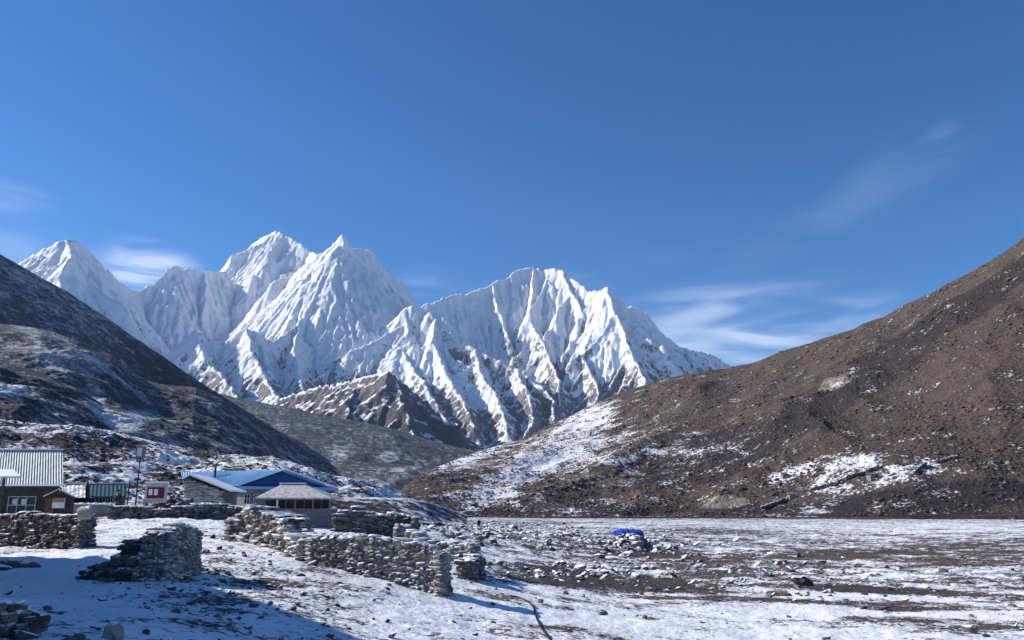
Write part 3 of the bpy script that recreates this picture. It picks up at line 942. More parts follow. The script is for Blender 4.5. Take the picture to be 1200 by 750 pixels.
class MB:
    """collects polygons in world space; build() makes one object relative to its parent's location"""
    def __init__(s): s.v = []; s.f = []
    def poly(s, pts):
        i = len(s.v); s.v += [tuple(map(float, p)) for p in pts]; s.f.append(list(range(i, i + len(pts)))); return s
    def prism(s, pts, off):
        """closed slab: polygon pts pushed by vector off"""
        off = np.array(off, float); a = [np.array(p, float) for p in pts]; b = [p + off for p in a]
        n = len(a); i = len(s.v)
        s.v += [tuple(p) for p in a + b]
        s.f.append(list(range(i, i + n))); s.f.append(list(range(i + 2 * n - 1, i + n - 1, -1)))
        for k in range(n):
            j = (k + 1) % n
            s.f.append([i + k, i + k + n, i + j + n, i + j])
        return s
    def box(s, c, size, rz=0.0):
        c = np.array(c, float); hx, hy, hz = np.array(size) / 2
        ca, sa = math.cos(rz), math.sin(rz)
        pts = [(c[0] + x * ca - y * sa, c[1] + x * sa + y * ca, c[2] - hz) for x, y in ((-hx, -hy), (hx, -hy), (hx, hy), (-hx, hy))]
        return s.prism(pts, (0, 0, 2 * hz))
    def tube(s, path, rad, n=8):
        path = [np.array(p, float) for p in path]
        rad = [rad] * len(path) if isinstance(rad, (int, float)) else rad
        i0 = len(s.v)
        for k, p in enumerate(path):
            d = path[min(k + 1, len(path) - 1)] - path[max(k - 1, 0)]; d /= np.linalg.norm(d) + 1e-9
            a = np.cross(d, (0, 0, 1)) if abs(d[2]) < .9 else np.cross(d, (1, 0, 0)); a /= np.linalg.norm(a); b = np.cross(d, a)
            for j in range(n):
                t = 2 * math.pi * j / n
                s.v.append(tuple(p + rad[k] * (a * math.cos(t) + b * math.sin(t))))
        for k in range(len(path) - 1):
            for j in range(n):
                j2 = (j + 1) % n
                s.f.append([i0 + k * n + j, i0 + k * n + j2, i0 + (k + 1) * n + j2, i0 + (k + 1) * n + j])
        s.f.append([i0 + j for j in range(n)][::-1]); s.f.append([i0 + (len(path) - 1) * n + j for j in range(n)])
        return s
    def build(s, name, mat, parent=None, smooth=False, label=None):
        me = bpy.data.meshes.new(name)
        off = np.array(parent_loc(parent))
        me.from_pydata([tuple(np.array(v) - off) for v in s.v], [], s.f)
        b_ = bmesh.new(); b_.from_mesh(me); bmesh.ops.recalc_face_normals(b_, faces=b_.faces); b_.to_mesh(me); b_.free()
        me.update()
        if smooth: me.polygons.foreach_set('use_smooth', [True] * len(me.polygons))
        me.materials.append(mat)
        o = bpy.data.objects.new(name, me); COL.objects.link(o)
        if parent: o.parent = parent
        if label: o['label'] = label
        return o


def parent_loc(p):
    v = Vector((0, 0, 0))
    while p: v += p.location; p = p.parent
    return v


def thing(name, loc, label, cat, group=None):
    o = bpy.data.objects.new(name, None); COL.objects.link(o)
    o.location = loc; o.empty_display_size = .2
    return tag(o, label, cat, group)


# stone prototypes: lumpy, blocky, 42 vertices
import bmesh
_bm = bmesh.new(); bmesh.ops.create_icosphere(_bm, subdivisions=2, radius=1)
ICO = np.array([v.co[:] for v in _bm.verts]); ICOF = np.array([[v.index for v in f.verts] for f in _bm.faces]); _bm.free()
_bm = bmesh.new(); bmesh.ops.create_icosphere(_bm, subdivisions=1, radius=1)
ICO1 = np.array([v.co[:] for v in _bm.verts]); ICO1F = np.array([[v.index for v in f.verts] for f in _bm.faces]); _bm.free()


def protos(base, n, e, jit, g):
    out = []
    for i in range(n):
        v = np.sign(base) * np.abs(base) ** e
        v = v / np.abs(v).max(0)
        v = v * (1 + g.normal(0, jit, (len(base), 1))) + g.normal(0, jit * .5, base.shape)
        sh = np.eye(3) + g.normal(0, .14, (3, 3)); out.append(v @ sh)
    return out


PR_BLOCK = protos(ICO, 12, .55, .06, rng)
PR_ROCK = protos(ICO, 12, .8, .13, rng)
PR_LOW = protos(ICO1, 12, .75, .15, rng)


def stones(name, pos, size, rotz, mat, parent=None, kind='block', tiltamp=.12, seed=0, smooth=False):
    g = np.random.default_rng(seed)
    pr, F0 = {'block': (PR_BLOCK, ICOF), 'rock': (PR_ROCK, ICOF), 'low': (PR_LOW, ICO1F)}[kind]
    pos = np.asarray(pos, float).reshape(-1, 3); size = np.asarray(size, float).reshape(-1, 3) / 2
    n = len(pos); off = np.array(parent_loc(parent))
    pick = g.integers(0, len(pr), n)
    V = np.stack(pr)[pick] * size[:, None, :]
    tx, ty = g.normal(0, tiltamp, n), g.normal(0, tiltamp, n)
    Z = V[..., 2] + V[..., 0] * tx[:, None] + V[..., 1] * ty[:, None]
    c, s_ = np.cos(rotz)[:, None], np.sin(rotz)[:, None]
    X = V[..., 0] * c - V[..., 1] * s_; Y = V[..., 0] * s_ + V[..., 1] * c
    VV = np.stack([X, Y, Z], -1) + pos[:, None, :] - off
    nv = V.shape[1]
    F = (F0[None] + (np.arange(n) * nv)[:, None, None]).reshape(-1, 3)
    var = np.repeat(g.uniform(0, 1, n), nv)
    return mesh_np(name, VV.reshape(-1, 3), F, mat, parent, smooth, {'var': var})


def stone_wall(name, label, path, heights, thick, sh=.13, sl=.30, mat=None, cap=.6, seed=1, rough=.05, cat='wall', group=None, ragged=.25, capmat=None, batter=.12):
    """dry-stone wall along ground points path [(x, y, z)], wall height at each point"""
    mat = mat or MS
    g = np.random.default_rng(seed)
    path = np.array(path, float)
    seg = np.hypot(*(path[1:, :2] - path[:-1, :2]).T); cum = np.r_[0, np.cumsum(seg)]; L = cum[-1]
    mid = path.mean(0)
    root = thing(name, tuple(mid), label, cat, group)
    P_, S_, R_ = [], [], []
    CP, CS, CR = [], [], []
    hmax = max(heights)
    hn = lambda t: np.interp(t, cum, heights) + ragged * float(gnoise(t / 1.3 + seed * 3.1, .5, seed)) * .8

    def at(t):
        t = min(max(t, 0), L)
        p = np.array([np.interp(t, cum, path[:, i]) for i in range(3)])
        a = np.array([np.interp(max(t - .3, 0), cum, path[:, i]) for i in range(2)]); b = np.array([np.interp(min(t + .3, L), cum, path[:, i]) for i in range(2)])
        d = (b - a) / (np.linalg.norm(b - a) + 1e-9)
        return p, d
    j = 0; z = -.15
    while z < hmax + ragged:
        hh = sh * g.uniform(.75, 1.3)
        for side in (-1, 1):
            t = g.uniform(0, sl) * .5
            while t < L:
                w = sl * g.uniform(.5, 1.5)
                H_ = hn(t)
                if z < H_ - hh * .3:
                    p, d = at(t + w / 2); nrm = np.array([-d[1], d[0]])
                    o_ = side * (thick / 2 - .12 - batter * z + g.normal(0, rough * .6))
                    P_.append([p[0] + nrm[0] * o_, p[1] + nrm[1] * o_, p[2] + z + hh / 2]); S_.append([w * 1.06, min(.34, thick * .6) * g.uniform(.8, 1.15), hh * 1.12])
                    R_.append(math.atan2(d[1], d[0]) + g.normal(0, .10))
                    if z + hh * 1.6 >= H_ and g.random() < cap:
                        CP.append([p[0] + nrm[0] * o_ * .6 + g.normal(0, .03), p[1] + nrm[1] * o_ * .6, p[2] + z + hh * 1.07]); CS.append([w * g.uniform(1, 1.5), thick * g.uniform(.4, .75), hh * g.uniform(.35, .7)]); CR.append(R_[-1])
                t += w
        # ends are closed with cross stones
        for t in (0.06, L - .06):
            if z < hn(t) - hh * .3:
                p, d = at(t); nrm = np.array([-d[1], d[0]])
                o_ = -thick / 2 + sl * .3
                while o_ < thick / 2 - batter * z:
                    w = sl * g.uniform(.6, 1.4)
                    jx = g.normal(0, rough * .5)
                    P_.append([p[0] + nrm[0] * o_ + d[0] * jx, p[1] + nrm[1] * o_ + d[1] * jx, p[2] + z + hh / 2]); S_.append([.28, w * 1.1, hh * 1.15]); R_.append(math.atan2(d[1], d[0]) + g.normal(0, .12))
                    o_ += w
        z += hh
    # hearting: rubble fill along the middle
    t = .15; hc = min(.2, sh * 1.6)
    while t < L - .1:
        p, d = at(t); H_ = hn(t)
        k = 0.0
        while k < H_ - hc:
            for o_ in (-.16, .16):
                nrm = np.array([-d[1], d[0]])
                P_.append([p[0] + nrm[0] * o_ * thick, p[1] + nrm[1] * o_ * thick, p[2] + k + hc * .4]); S_.append([hc * 1.7, thick * .42, hc * 1.4]); R_.append(math.atan2(d[1], d[0]) + g.normal(0, .3))
            k += hc
        t += hc * 1.3
    # tumbled stones at the foot
    for _ in range(int(L * 3)):
        t = g.uniform(0, L); p, d = at(t); nrm = np.array([-d[1], d[0]]); o_ = g.choice([-1, 1]) * (thick / 2 + abs(g.normal(0, .22)))
        q = p[:2] + nrm * o_
        a = g.uniform(.08, .24)
        P_.append([q[0], q[1], G(q[0], q[1]) + a * .15]); S_.append([a * 1.3, a, a * .7]); R_.append(g.uniform(0, 6))
    stones('stones', P_, S_, np.array(R_), mat, root, 'block', seed=seed)
    if len(CP) > 12:
        stones('snow_cap', CP, CS, np.array(CR), M_SNOW, root, 'rock', seed=seed + 1, smooth=True, tiltamp=.05)
    return root


def gp_path(lst):
    """[(px, Y)] to ground points"""
    out = []
    for a, Y in lst: out.append(GP(a, Y))
    # densify
    o = [out[0]]
    for a, b in zip(out[:-1], out[1:]):
        n = max(2, int(np.hypot(*(b - a)[:2]) / .8))
        for i in range(1, n + 1):
            q = a + (b - a) * i / n; q[2] = G(q[0], q[1]); o.append(q)
    return o


def wall_px(name, label, lst, **kw):
    """lst: (px, Y, height) control points"""
    pts = gp_path([(a, Y) for a, Y, h in lst])
    cx = np.array([GP(a, Y) for a, Y, h in lst]); cl = np.r_[0, np.cumsum(np.hypot(*(cx[1:, :2] - cx[:-1, :2]).T))]
    pp = np.array(pts); pl = np.r_[0, np.cumsum(np.hypot(*(pp[1:, :2] - pp[:-1, :2]).T))]
    hs = np.interp(pl / pl[-1], cl / cl[-1], [h for _, _, h in lst])
    return stone_wall(name, label, pts, list(hs), **kw)


# ------------------------------------------------------------------ dry-stone walls
wall_px('stone_wall', 'long low dry-stone wall in shade below the big tin-roofed building, ending in a squared block', [(-110, 34, 1.25), (0, 33, 1.25), (60, 32.3, 1.2), (101, 31.8, 1.22)], thick=.7, mat=MS_DARK, seed=3, cap=.55, sh=.10, sl=.24, ragged=.12)
c = GP(95, 31.5)
bt = thing('stone_block', (c[0], c[1], c[2] + 1.12), 'pale squared stone block sitting on the end of the low wall', 'stone')
stones('block', [[c[0], c[1], c[2] + 1.30]], [[.5, .5, .36]], np.array([.1]), MS_PALE, bt, 'block', seed=4)
wall_px('stone_wall', 'thick weathered stub of dry-stone wall with snowy top standing alone in the shaded yard', [(176, 21.4, 1.22), (196, 22.6, 1.40), (215, 24.0, 1.22)], thick=.8, seed=5, sh=.085, sl=.14, cap=.8, ragged=.12, rough=.08)
wall_px('stone_wall', 'low stepped run of dark stones against the left foot of the wall stub', [(112, 22.6, .32), (128, 22.3, .50), (145, 22.0, .72), (160, 21.8, .98)], thick=.8, mat=MS_DARK, seed=6, sh=.13, sl=.34, cap=.5, ragged=.15)
wall_px('stone_wall', 'long dry-stone wall running right from the rubble heap to a rounded end in the sun', [(368, 29.8, .85), (400, 29.4, 1.1), (430, 29.0, 1.28), (480, 28.5, 1.38), (521, 28.0, 1.32)], thick=.8, seed=7, sh=.085, sl=.19, cap=.55, ragged=.14, rough=.07)
wall_px('stone_wall', 'broken dark return wall leading back from the rounded wall end', [(546, 34, .6), (551, 36, .65), (557, 38.2, .7)], thick=.75, mat=MS_DARK, seed=8, sh=.14, sl=.3, cap=.5, ragged=.3)
wall_px('stone_wall', 'rough far wall of the walled field, just behind the rounded wall end', [(468, 43, .95), (505, 42, .8), (535, 41.5, .75), (556, 41, 1.0)], thick=.8, seed=9, sh=.13, sl=.34, cap=.5, ragged=.3, rough=.08)
wall_px('stone_wall', 'snow-topped wall of pale boulders to the right of the plank hut', [(393, 50, 1.2), (420, 50, 1.25), (455, 50, 1.3), (486, 50, 1.2)], thick=.9, mat=MS_DARK, seed=10, sh=.17, sl=.36, cap=.75, ragged=.35, rough=.1)
wall_px('stone_wall', 'dark low wall with snow lumps between the sign board and the stone cottage', [(131, 50, .75), (180, 50, .6), (222, 51, .75), (262, 52, .75)], thick=.8, mat=MS_DARK, seed=11, sh=.15, sl=.36, cap=.8, ragged=.25)
wall_px('stone_wall', 'snow dusted wall in front of the blue roofed lodge', [(262, 56, .7), (285, 56, .75), (302, 55, .8)], thick=.8, mat=MS_DARK, seed=12, sh=.15, sl=.36, cap=.9, ragged=.25)
wall_px('rubble_heap', 'tall collapsed heap of flat stones and snow in front of the plank hut', [(279, 35.5, .9), (300, 35, 1.45), (318, 34.5, 1.35), (338, 33.7, 1.2), (350, 32.6, .8), (372, 30.6, .75)], thick=1.5, seed=13, sh=.13, sl=.30, cap=.75, ragged=.3, rough=.22, cat='rubble', batter=.25)
wall_px('stone_wall', 'snow topped corner of dry-stone wall at the bottom left corner of the photo', [(-60, 9.2, .40), (-15, 9.5, .38), (8, 9.7, .33), (26, 9.9, .2)], thick=.5, mat=MS_DARK, seed=14, sh=.075, sl=.12, cap=1, ragged=.08)

# heap beside the cottage: dark jumble of boulders
g = np.random.default_rng(21)
c = GP(203, 56)
rt = thing('boulder_heap', tuple(c), 'dark heap of snow dusted boulders between the sign board and the cottage', 'rubble')
pp, ss = [], []
for i in range(150):
    a = g.uniform(-1, 1); b = g.uniform(-1, 1); h = max(0, 1.9 * (1 - abs(a)) ** .8) * max(0, 1 - abs(b)) ** .5
    z = g.uniform(.0, 1) * h; d = g.uniform(.25, .6)
    pp.append([c[0] + a * 1.9, c[1] + b * 1.5, c[2] + z]); ss.append([d, d * .9, d * .7])
stones('stones', pp, ss, g.uniform(0, 6, 150), MS_DARK, rt, 'rock', seed=21)

# single rocks
SINGLE = [
    ('boulder', 943, 47.0, .75, 'lone dark boulder on the snowy flat at the right', MS_DARK),
    ('rock', 133, 10.3, .26, 'snow capped rock half cut by the bottom edge in the shaded foreground', MS_RUB),
    ('boulder', 905, 40.5, .34, 'small brown boulder beside a strip of clean snow on the flat', MS_DARK),
    ('boulder', 706, 29.5, .26, 'small dark stone lying on the clean snow at the bottom centre', MS_DARK),
    ('boulder', 1136, 28.5, .36, 'dark stone near the bottom right corner of the snowy flat', MS_DARK),
]
for i, (nm, px, Y, d, lab, m_) in enumerate(SINGLE):
    c = GP(px, Y)
    o = stones(nm, [[0, 0, d * .22]], [[d * 1.25, d, d * .85]], np.array([i * 1.3]), m_, None, 'rock', seed=40 + i, smooth=False)
    o.location = c; tag(o, lab, 'rock')
c = GP(8, 25)
ld = thing('stone_ledge', tuple(c), 'low stone step edging the path at the left edge of the yard', 'step')
pth = gp_path([(-60, 24), (24, 25.5)])
stones('stones', [[p[0], p[1], p[2] + .06] for p in pth], [[.95, .5, .22]] * len(pth), np.array([.2] * len(pth)), MS_DARK, ld, 'block', seed=60)

# boulders of the river heap under the tarpaulin
g = np.random.default_rng(31)
for i in range(36):
    a, b = g.normal(0, 1, 2)
    c = GP(743 + a * 13, 104 + b * 4)
    d = g.uniform(.6, 1.25)
    o = stones('boulder', [[0, 0, 0]], [[d * 1.2, d, d * .9]], np.array([g.uniform(0, 6)]), MS_RUB, None, 'rock', seed=100 + i)
    h = max(0, 1.2 - .8 * math.hypot(a, b) * .9)
    o.location = (c[0], c[1], c[2] + h * g.uniform(.5, 1) + .15)
    tag(o, 'snowy boulder in the heap below the blue tarpaulin', 'boulder', 'boulders heaped below the blue tarpaulin')
# tarpaulin
c = GP(736, 106)
nu, nv_ = 40, 16
U_, V_ = np.meshgrid(np.linspace(-1, 1, nu), np.linspace(-1, 1, nv_))
TX = c[0] + U_ * 1.95; TY = c[1] + V_ * 1.3
TZ = c[2] + 1.75 - .4 * np.abs(U_) ** 4 - .45 * np.abs(V_) ** 2 + .30 * (ridged(TX / .8, TY / .8, 3, 7) - .5)
tz = np.stack([TX, TY, TZ], -1).reshape(-1, 3)
o = mesh_np('tarpaulin', tz - c, grid_faces(nv_, nu), M_TARP); o.location = c
sol = o.modifiers.new('thickness', 'SOLIDIFY'); sol.thickness = .05
tag(o, 'crumpled bright blue tarpaulin spread on top of the boulder heap', 'tarpaulin')


# ------------------------------------------------------------------ loose stones
def scatter(name, n, fn, mat, kind, sizes, seed, mind=None, sink=.2):
    g = np.random.default_rng(seed)
    px = g.uniform(-40, 1240, n * 4); lY = g.uniform(math.log(9), math.log(300), n * 4); Y = np.exp(lY)
    x = (px - 600) / FPX * Y * 1.0; z = gbase(x, Y) + gdetail(x, Y)
    ppx, ppy = project(x, Y, z)
    w = fn(ppx, ppy, x, Y)
    keep = g.random(len(px)) < w
    x, Y, z = x[keep][:n], Y[keep][:n], z[keep][:n]
    d = sizes[0] * (sizes[1] / sizes[0]) ** (g.random(len(x)) ** 2.2) * np.clip(Y / 45, .45, 1.6)
    S = np.stack([d * g.uniform(.9, 1.5, len(d)), d, d * g.uniform(.5, .9, len(d))], -1)
    o = stones(name, np.stack([x, Y, z + d * sink], -1), S, g.uniform(0, 6.3, len(d)), mat, None, kind, seed=seed, tiltamp=.25)
    o['kind'] = 'stuff'
    tag(o, None, None)
    return o


def w_bed(px, py, x, Y):
    m = blobs(px, py, [(650, 628, 110, 18, 3, 1.0), (560, 622, 90, 12, 0, .7), (745, 640, 60, 14, 0, .8), (520, 612, 70, 6, 0, .6), (800, 640, 120, 12, 3, .35), (900, 670, 200, 12, 2, .25), (700, 670, 100, 10, 3, .35), (620, 672, 80, 8, 0, .4)])
    return np.clip(m * (.6 + .8 * fbm(x / 6, Y / 6, 2, 3)), 0, 1)


o = scatter('river_rubble', 8000, w_bed, MS_RUB, 'low', (.12, .5), 51)
o['label'] = 'pale snow dusted rubble strewn over the river bed'; o['category'] = 'rubble'


def w_fore(px, py, x, Y):
    m = .10 + blobs(px, py, [(330, 690, 120, 36, 20, .8), (230, 700, 120, 40, 12, .6), (260, 660, 60, 14, 10, .5), (1050, 700, 260, 20, 2, .4), (820, 690, 200, 10, 2, .4), (560, 705, 100, 6, 0, .2)])
    m = m * (1 - .9 * (blobs(px, py, [(60, 665, 130, 25, 0, 1), (210, 635, 60, 14, 0, 1)])))
    return np.clip(m * (.6 + 1.0 * fbm(x / 3, Y / 3, 2, 8)), 0, 1) * sstep(620, 630, py)


o = scatter('field_stones', 5200, w_fore, MS_DARK, 'low', (.05, .34), 52)
o['label'] = 'small dark stones and turf lumps poking through the snow'; o['category'] = 'stones'


# low shrubs and boulders over the hillside on the right and the left slopes
def slope_cover(name, n, u0, u1, Y0, Y1, allow, mat, size, seed, label, cat, kind='low', nz=None):
    g = np.random.default_rng(seed)
    pos, sz = [], []
    for _ in range(n):
        Y = Y0 * (Y1 / Y0) ** g.random(); u_ = g.uniform(u0, u1); x = u_ * Y
        if nz and gnoise(np.array([x / nz]), np.array([Y / nz]), seed)[0] < -.05: continue
        z, nor, nm = drop(x, Y)
        if nm != allow: continue
        d = g.uniform(*size) * (Y / 500) ** .5 * (1 + 1.2 * g.random() ** 6)
        pos.append((x, Y, z + d * .15)); sz.append((d * g.uniform(.9, 1.6), d * g.uniform(.9, 1.6), d * g.uniform(.6, .9)))
    o = stones(name, pos, sz, g.uniform(0, 6.3, len(pos)), mat, None, kind, seed=seed, smooth=True)
    o['kind'] = 'stuff'; o['label'] = label; o['category'] = cat
    return o


slope_cover('hillside_shrubs', 22000, -.12, .66, 400, 1330, 'right_hillside', M_SHRUB, (.4, 1.25), 61, 'low brown dwarf shrubs covering the right hillside', 'shrubs', nz=60)
slope_cover('hillside_boulders', 1300, -.12, .66, 400, 1000, 'right_hillside', MS_BARE, (.6, 1.7), 62, 'pale boulders scattered over the right hillside', 'boulders', nz=45)
slope_cover('moraine_scrub', 5500, -.66, -.12, 105, 460, 'snowy_moraine', M_SHRUB2, (.3, 1.0), 63, 'dark scrub dotted over the snowy moraine', 'shrubs', nz=18)
slope_cover('moraine_boulders', 1800, -.66, -.12, 105, 460, 'snowy_moraine', MS_RUB, (.3, 1.0), 64, 'snow dusted boulders on the moraine behind the houses', 'boulders', nz=14)

# ------------------------------------------------------------------ buildings
def corrug(mb, A, B, C, D, n, amp, thick=.03):
    """sheet from ridge A-B down to eave D-C with ribs running down it"""
    A, B, C, D = [np.array(p, float) for p in (A, B, C, D)]
    nrm = np.cross(B - A, D - A); nrm /= np.linalg.norm(nrm)
    if nrm[2] < 0: nrm = -nrm
    i0 = len(mb.v); m = n * 4
    for k in range(m + 1):
        t = k / m; h = amp * math.sin(t * n * 2 * math.pi)
        a = A + (B - A) * t + nrm * h; d = D + (C - D) * t + nrm * h
        mb.v += [tuple(a), tuple(d), tuple(a - nrm * thick), tuple(d - nrm * thick)]
    for k in range(m):
        a = i0 + 4 * k; b = a + 4
        mb.f += [[a, b, b + 1, a + 1], [a + 2, a + 3, b + 3, b + 2], [a, a + 2, b + 2, b], [a + 1, b + 1, b + 3, a + 3]]
    for a in (i0, i0 + 4 * m): mb.f.append([a, a + 1, a + 3, a + 2])
    return mb


def window(parent, p0, w, h, mat=M_FRAME, cols=2, rows=2, bar=.05, depth=.08, curtain=False, ang=0):
    """window with its lower left corner at p0 on a wall facing the camera"""
    x, y, z = p0
    f = MB()
    for i in range(cols + 1): f.box((x + w * i / cols, y - depth / 2, z + h / 2), (bar, depth, h + bar))
    for j in range(rows + 1): f.box((x + w / 2, y - depth / 2 - .004, z + h * j / rows), (w + bar, depth, bar))
    fo = f.build('window', mat, parent)
    MB().box((x + w / 2, y - .015, z + h / 2), (w, .02, h)).build('pane', M_GLASS, fo)
    if curtain:
        for i in range(1, cols): MB().box((x + w * (i - .5) / cols + .1, y - .03, z + h * .68), (w / cols * .5, .012, h * .36)).build('curtain', M_CURT, fo)
    return fo


# 1. big building with tin roof at the left edge
Yb = 54.0
g0 = GP(30, Yb)
zb = g0[2]
L_, R_, = P(-170, 568, Yb), P(74, 568, Yb)
RL, RR = P(-170, 527.5, 57.5), P(73.5, 527.5, 57.5)
dv = (RR - R_) * (1, 1, 0)
RL = L_ + (RR - R_)
barn = thing('lodge_building', (R_[0] - 4, Yb + 3, zb), 'large dark lodge with a tall pale corrugated tin roof at the left edge', 'building')
mb = MB(); corrug(mb, RL, RR, R_, L_, 75, .022)
back = lambda p: p + 2 * dv
corrug(mb, RL, RR, back(R_), back(L_), 75, .022)
rf = mb.build('roof', M_TIN, barn)
mb = MB(); mb.box(((RL[0] + RR[0]) / 2, RR[1], RR[2] + .05), (RR[0] - RL[0], .35, .06)); mb.build('snowy_ridge', M_SNOW, rf)
mb = MB(); mb.box(((L_[0] + R_[0]) / 2, L_[1] - .02, L_[2] - .03), (R_[0] - L_[0], .10, .12)); mb.build('snowy_eave', M_SNOW, rf)
x1 = R_[0] - .55; x0 = L_[0] + .5
fw = dv / dv[1]
mb = MB()
W0 = [np.array([x0, Yb + .7, zb - .5]), np.array([x1, Yb + .7, zb - .5])]
dpt = fw * (2 * dv[1] - 1.4)
mb.prism([W0[0], W0[1], W0[1] + dpt, W0[0] + dpt], (0, 0, R_[2] - zb + .72))
e1 = W0[1] * (1, 1, 0) + (0, 0, R_[2] + .2)
mb.prism([e1, e1 + dpt, np.array([*(e1 + dpt / 2)[:2], RR[2] - .12])], (-.2, 0, 0))
mb.build('wall', M_WALLD, barn)
w0 = P(8.5, 602, Yb + .7); w1 = P(43, 582, Yb + .7)
window(barn, (w0[0], Yb + .7, w0[2]), w1[0] - w0[0], w1[2] - w0[2], cols=3, rows=2, curtain=True)
# lean-to roof in front
a, b = P(-60, 560.5, 47), P(24, 560, 47); c, d = P(15, 552, 49.5), P(-60, 551, 49.5)
MB().prism([a, b, c, d], (0, 0, .10)).build('porch_roof', M_TIN2, barn)
MB().box((P(1, 580, 47.3)[0], 47.4, (b[2] + zb) / 2 - .1), (.12, .12, b[2] - zb + .2)).build('porch_post', M_WALLD, barn)

# 2. small kiosk with gable roof
Yk = 47.0; zk = GP(66, Yk)[2]
kl, kr, ka = P(50.5, 582.5, Yk), P(85.5, 582, Yk), P(69, 573.5, Yk)
kio = thing('kiosk', ((kl[0] + kr[0]) / 2, Yk + 1, zk), 'small kiosk with snowy gable roof, brown door and orange and white board', 'kiosk')
mb = MB(); vk = np.array([kl[0] / kl[1], 1, 0]); dp = vk * 2.0
mb.prism([kl, ka, ka + dp, kl + dp], (0, 0, .07)); mb.prism([ka, kr, kr + dp, ka + dp], (0, 0, .07)); mb.build('roof', M_TIN2, kio)
xa, xb = P(52, 590, Yk)[0], P(83, 590, Yk)[0]
MB().prism([(xa, Yk + .35, zk - .3), (xb, Yk + .35, zk - .3), (xb + vk[0] * 1.6, Yk + 1.95, zk - .3), (xa + vk[0] * 1.6, Yk + 1.95, zk - .3)], (0, 0, kl[2] - zk + .3)).prism([(xa, Yk + .36, kl[2]), (xb, Yk + .36, kl[2]), (ka[0], Yk + .36, ka[2] - .05)], vk * 1.5).build('wall', M_WALLD, kio)
da, db = P(50.5, 584, Yk), P(59.3, 606, Yk)
MB().box(((da[0] + db[0]) / 2, Yk + .28, (da[2] + zk) / 2), (db[0] - da[0], .08, da[2] - zk)).build('door', M_BROWN, kio)
sa, sb = P(60, 583.5, Yk), P(73, 595.5, Yk)
bo = MB().box(((sa[0] + sb[0]) / 2, Yk + .20, (sa[2] + sb[2]) / 2), (sb[0] - sa[0], .05, sa[2] - sb[2])).build('board', M_WHITE, kio)
MB().box(((sa[0] + sb[0]) / 2, Yk + .165, sa[2] - .13), (sb[0] - sa[0] - .04, .02, .24)).build('orange_band', M_ORANGE, bo)

# 3. teal roofed house and its faded green neighbour
def gable_house(name, label, pxl, pxr, py_eave, py_ridge, Y, depth, roofm, wallm, wins, snow_edge=True, cat='house', overhang=.25):
    z0 = GP((pxl + pxr) / 2, min(Y, 90))[2]
    a, b = P(pxl, py_eave, Y), P(pxr, py_eave, Y)
    c = P(pxr, py_ridge, Y + depth / 2); d = a + (c - b); vv = (c - b) * (1, 1, 0)
    h = thing(name, ((a[0] + b[0]) / 2, Y + depth / 2, z0), label, cat)
    mb = MB(); corrug(mb, d, c, b, a, int((b[0] - a[0]) / .3), .02)
    bk = lambda p: p + 2 * vv
    corrug(mb, d, c, bk(b), bk(a), int((b[0] - a[0]) / .3), .02)
    r_ = mb.build('roof', roofm, h)
    if snow_edge: MB().box(((c[0] + d[0]) / 2, c[1], c[2] + .04), (b[0] - a[0] + .1, .3, .07)).build('snowy_ridge', M_SNOW, r_)
    xa, xb = a[0] + overhang, b[0] - overhang
    mb = MB(); y0 = Y + .3; vy = vv / vv[1] * (2 * vv[1] - .6)
    q = [np.array([xa, y0, z0 - .5]), np.array([xb, y0, z0 - .5])]
    mb.prism([q[0], q[1], q[1] + vy, q[0] + vy], (0, 0, a[2] - z0 + .45))
    for p_ in q:
        e = np.array([p_[0], p_[1], a[2] - .06]); mb.prism([e, e + vy, np.array([*(e + vy / 2)[:2], c[2] - .1])], (.15 if p_ is q[0] else -.15, 0, 0))
    mb.build('wall', wallm, h)
    for (q0, q1, p0, p1) in wins:
        w0 = P(q0, p1, y0); w1 = P(q1, p0, y0)
        window(h, (w0[0], y0 - .003, w0[2]), w1[0] - w0[0], w1[2] - w0[2], cols=2, rows=1)
    return h


gable_house('house', 'long low house with dark teal tin roof behind the cement wall', 101, 149, 581.5, 567, 64, 5.5, M_TEAL, M_WOOD, [(104, 112, 583.5, 591), (116, 124, 583.5, 591), (126, 133, 583.5, 591)])
gable_house('shed', 'shed under a faded green sheet roof beside the tin-roofed lodge', 74, 100, 583, 567.5, 60, 5, M_GREEN, M_WALLD, [])
# cement yard wall
c0 = GP(103, 53)
cw = thing('yard_wall', tuple(c0), 'smooth grey cement yard wall with snow along its top', 'wall')
a, b = P(72, 591, 53), P(132.5, 591, 53)
MB().box(((a[0] + b[0]) / 2, 53, (a[2] + c0[2]) / 2 - .1), (b[0] - a[0], .3, a[2] - c0[2] + .2)).build('wall_body', M_PLASTER, cw)
g = np.random.default_rng(71); n = 26
stones('snow_cap', [[a[0] + (b[0] - a[0]) * (i + .5) / n, 53, a[2] + .02] for i in range(n)], [[.34, .36, g.uniform(.08, .17)] for i in range(n)], np.zeros(n), M_SNOW, cw, 'rock', seed=72, smooth=True, tiltamp=.03)
# prayer pennant pole with dark cone behind
c0 = P(101, 580, 62)
cn_ = thing('smoke_stack', tuple(c0), 'dark pointed chimney between the two green roofs', 'chimney')
MB().tube([(c0[0], c0[1], c0[2] - .8), (c0[0], c0[1], c0[2] + .25), (c0[0], c0[1], c0[2] + 1.0)], [.30, .26, .05], 8).build('stack', M_IRON, cn_)
MB().tube([(c0[0], c0[1], c0[2] + .98), (c0[0], c0[1], c0[2] + 1.5)], .03, 6).build('spike', M_RED, cn_)

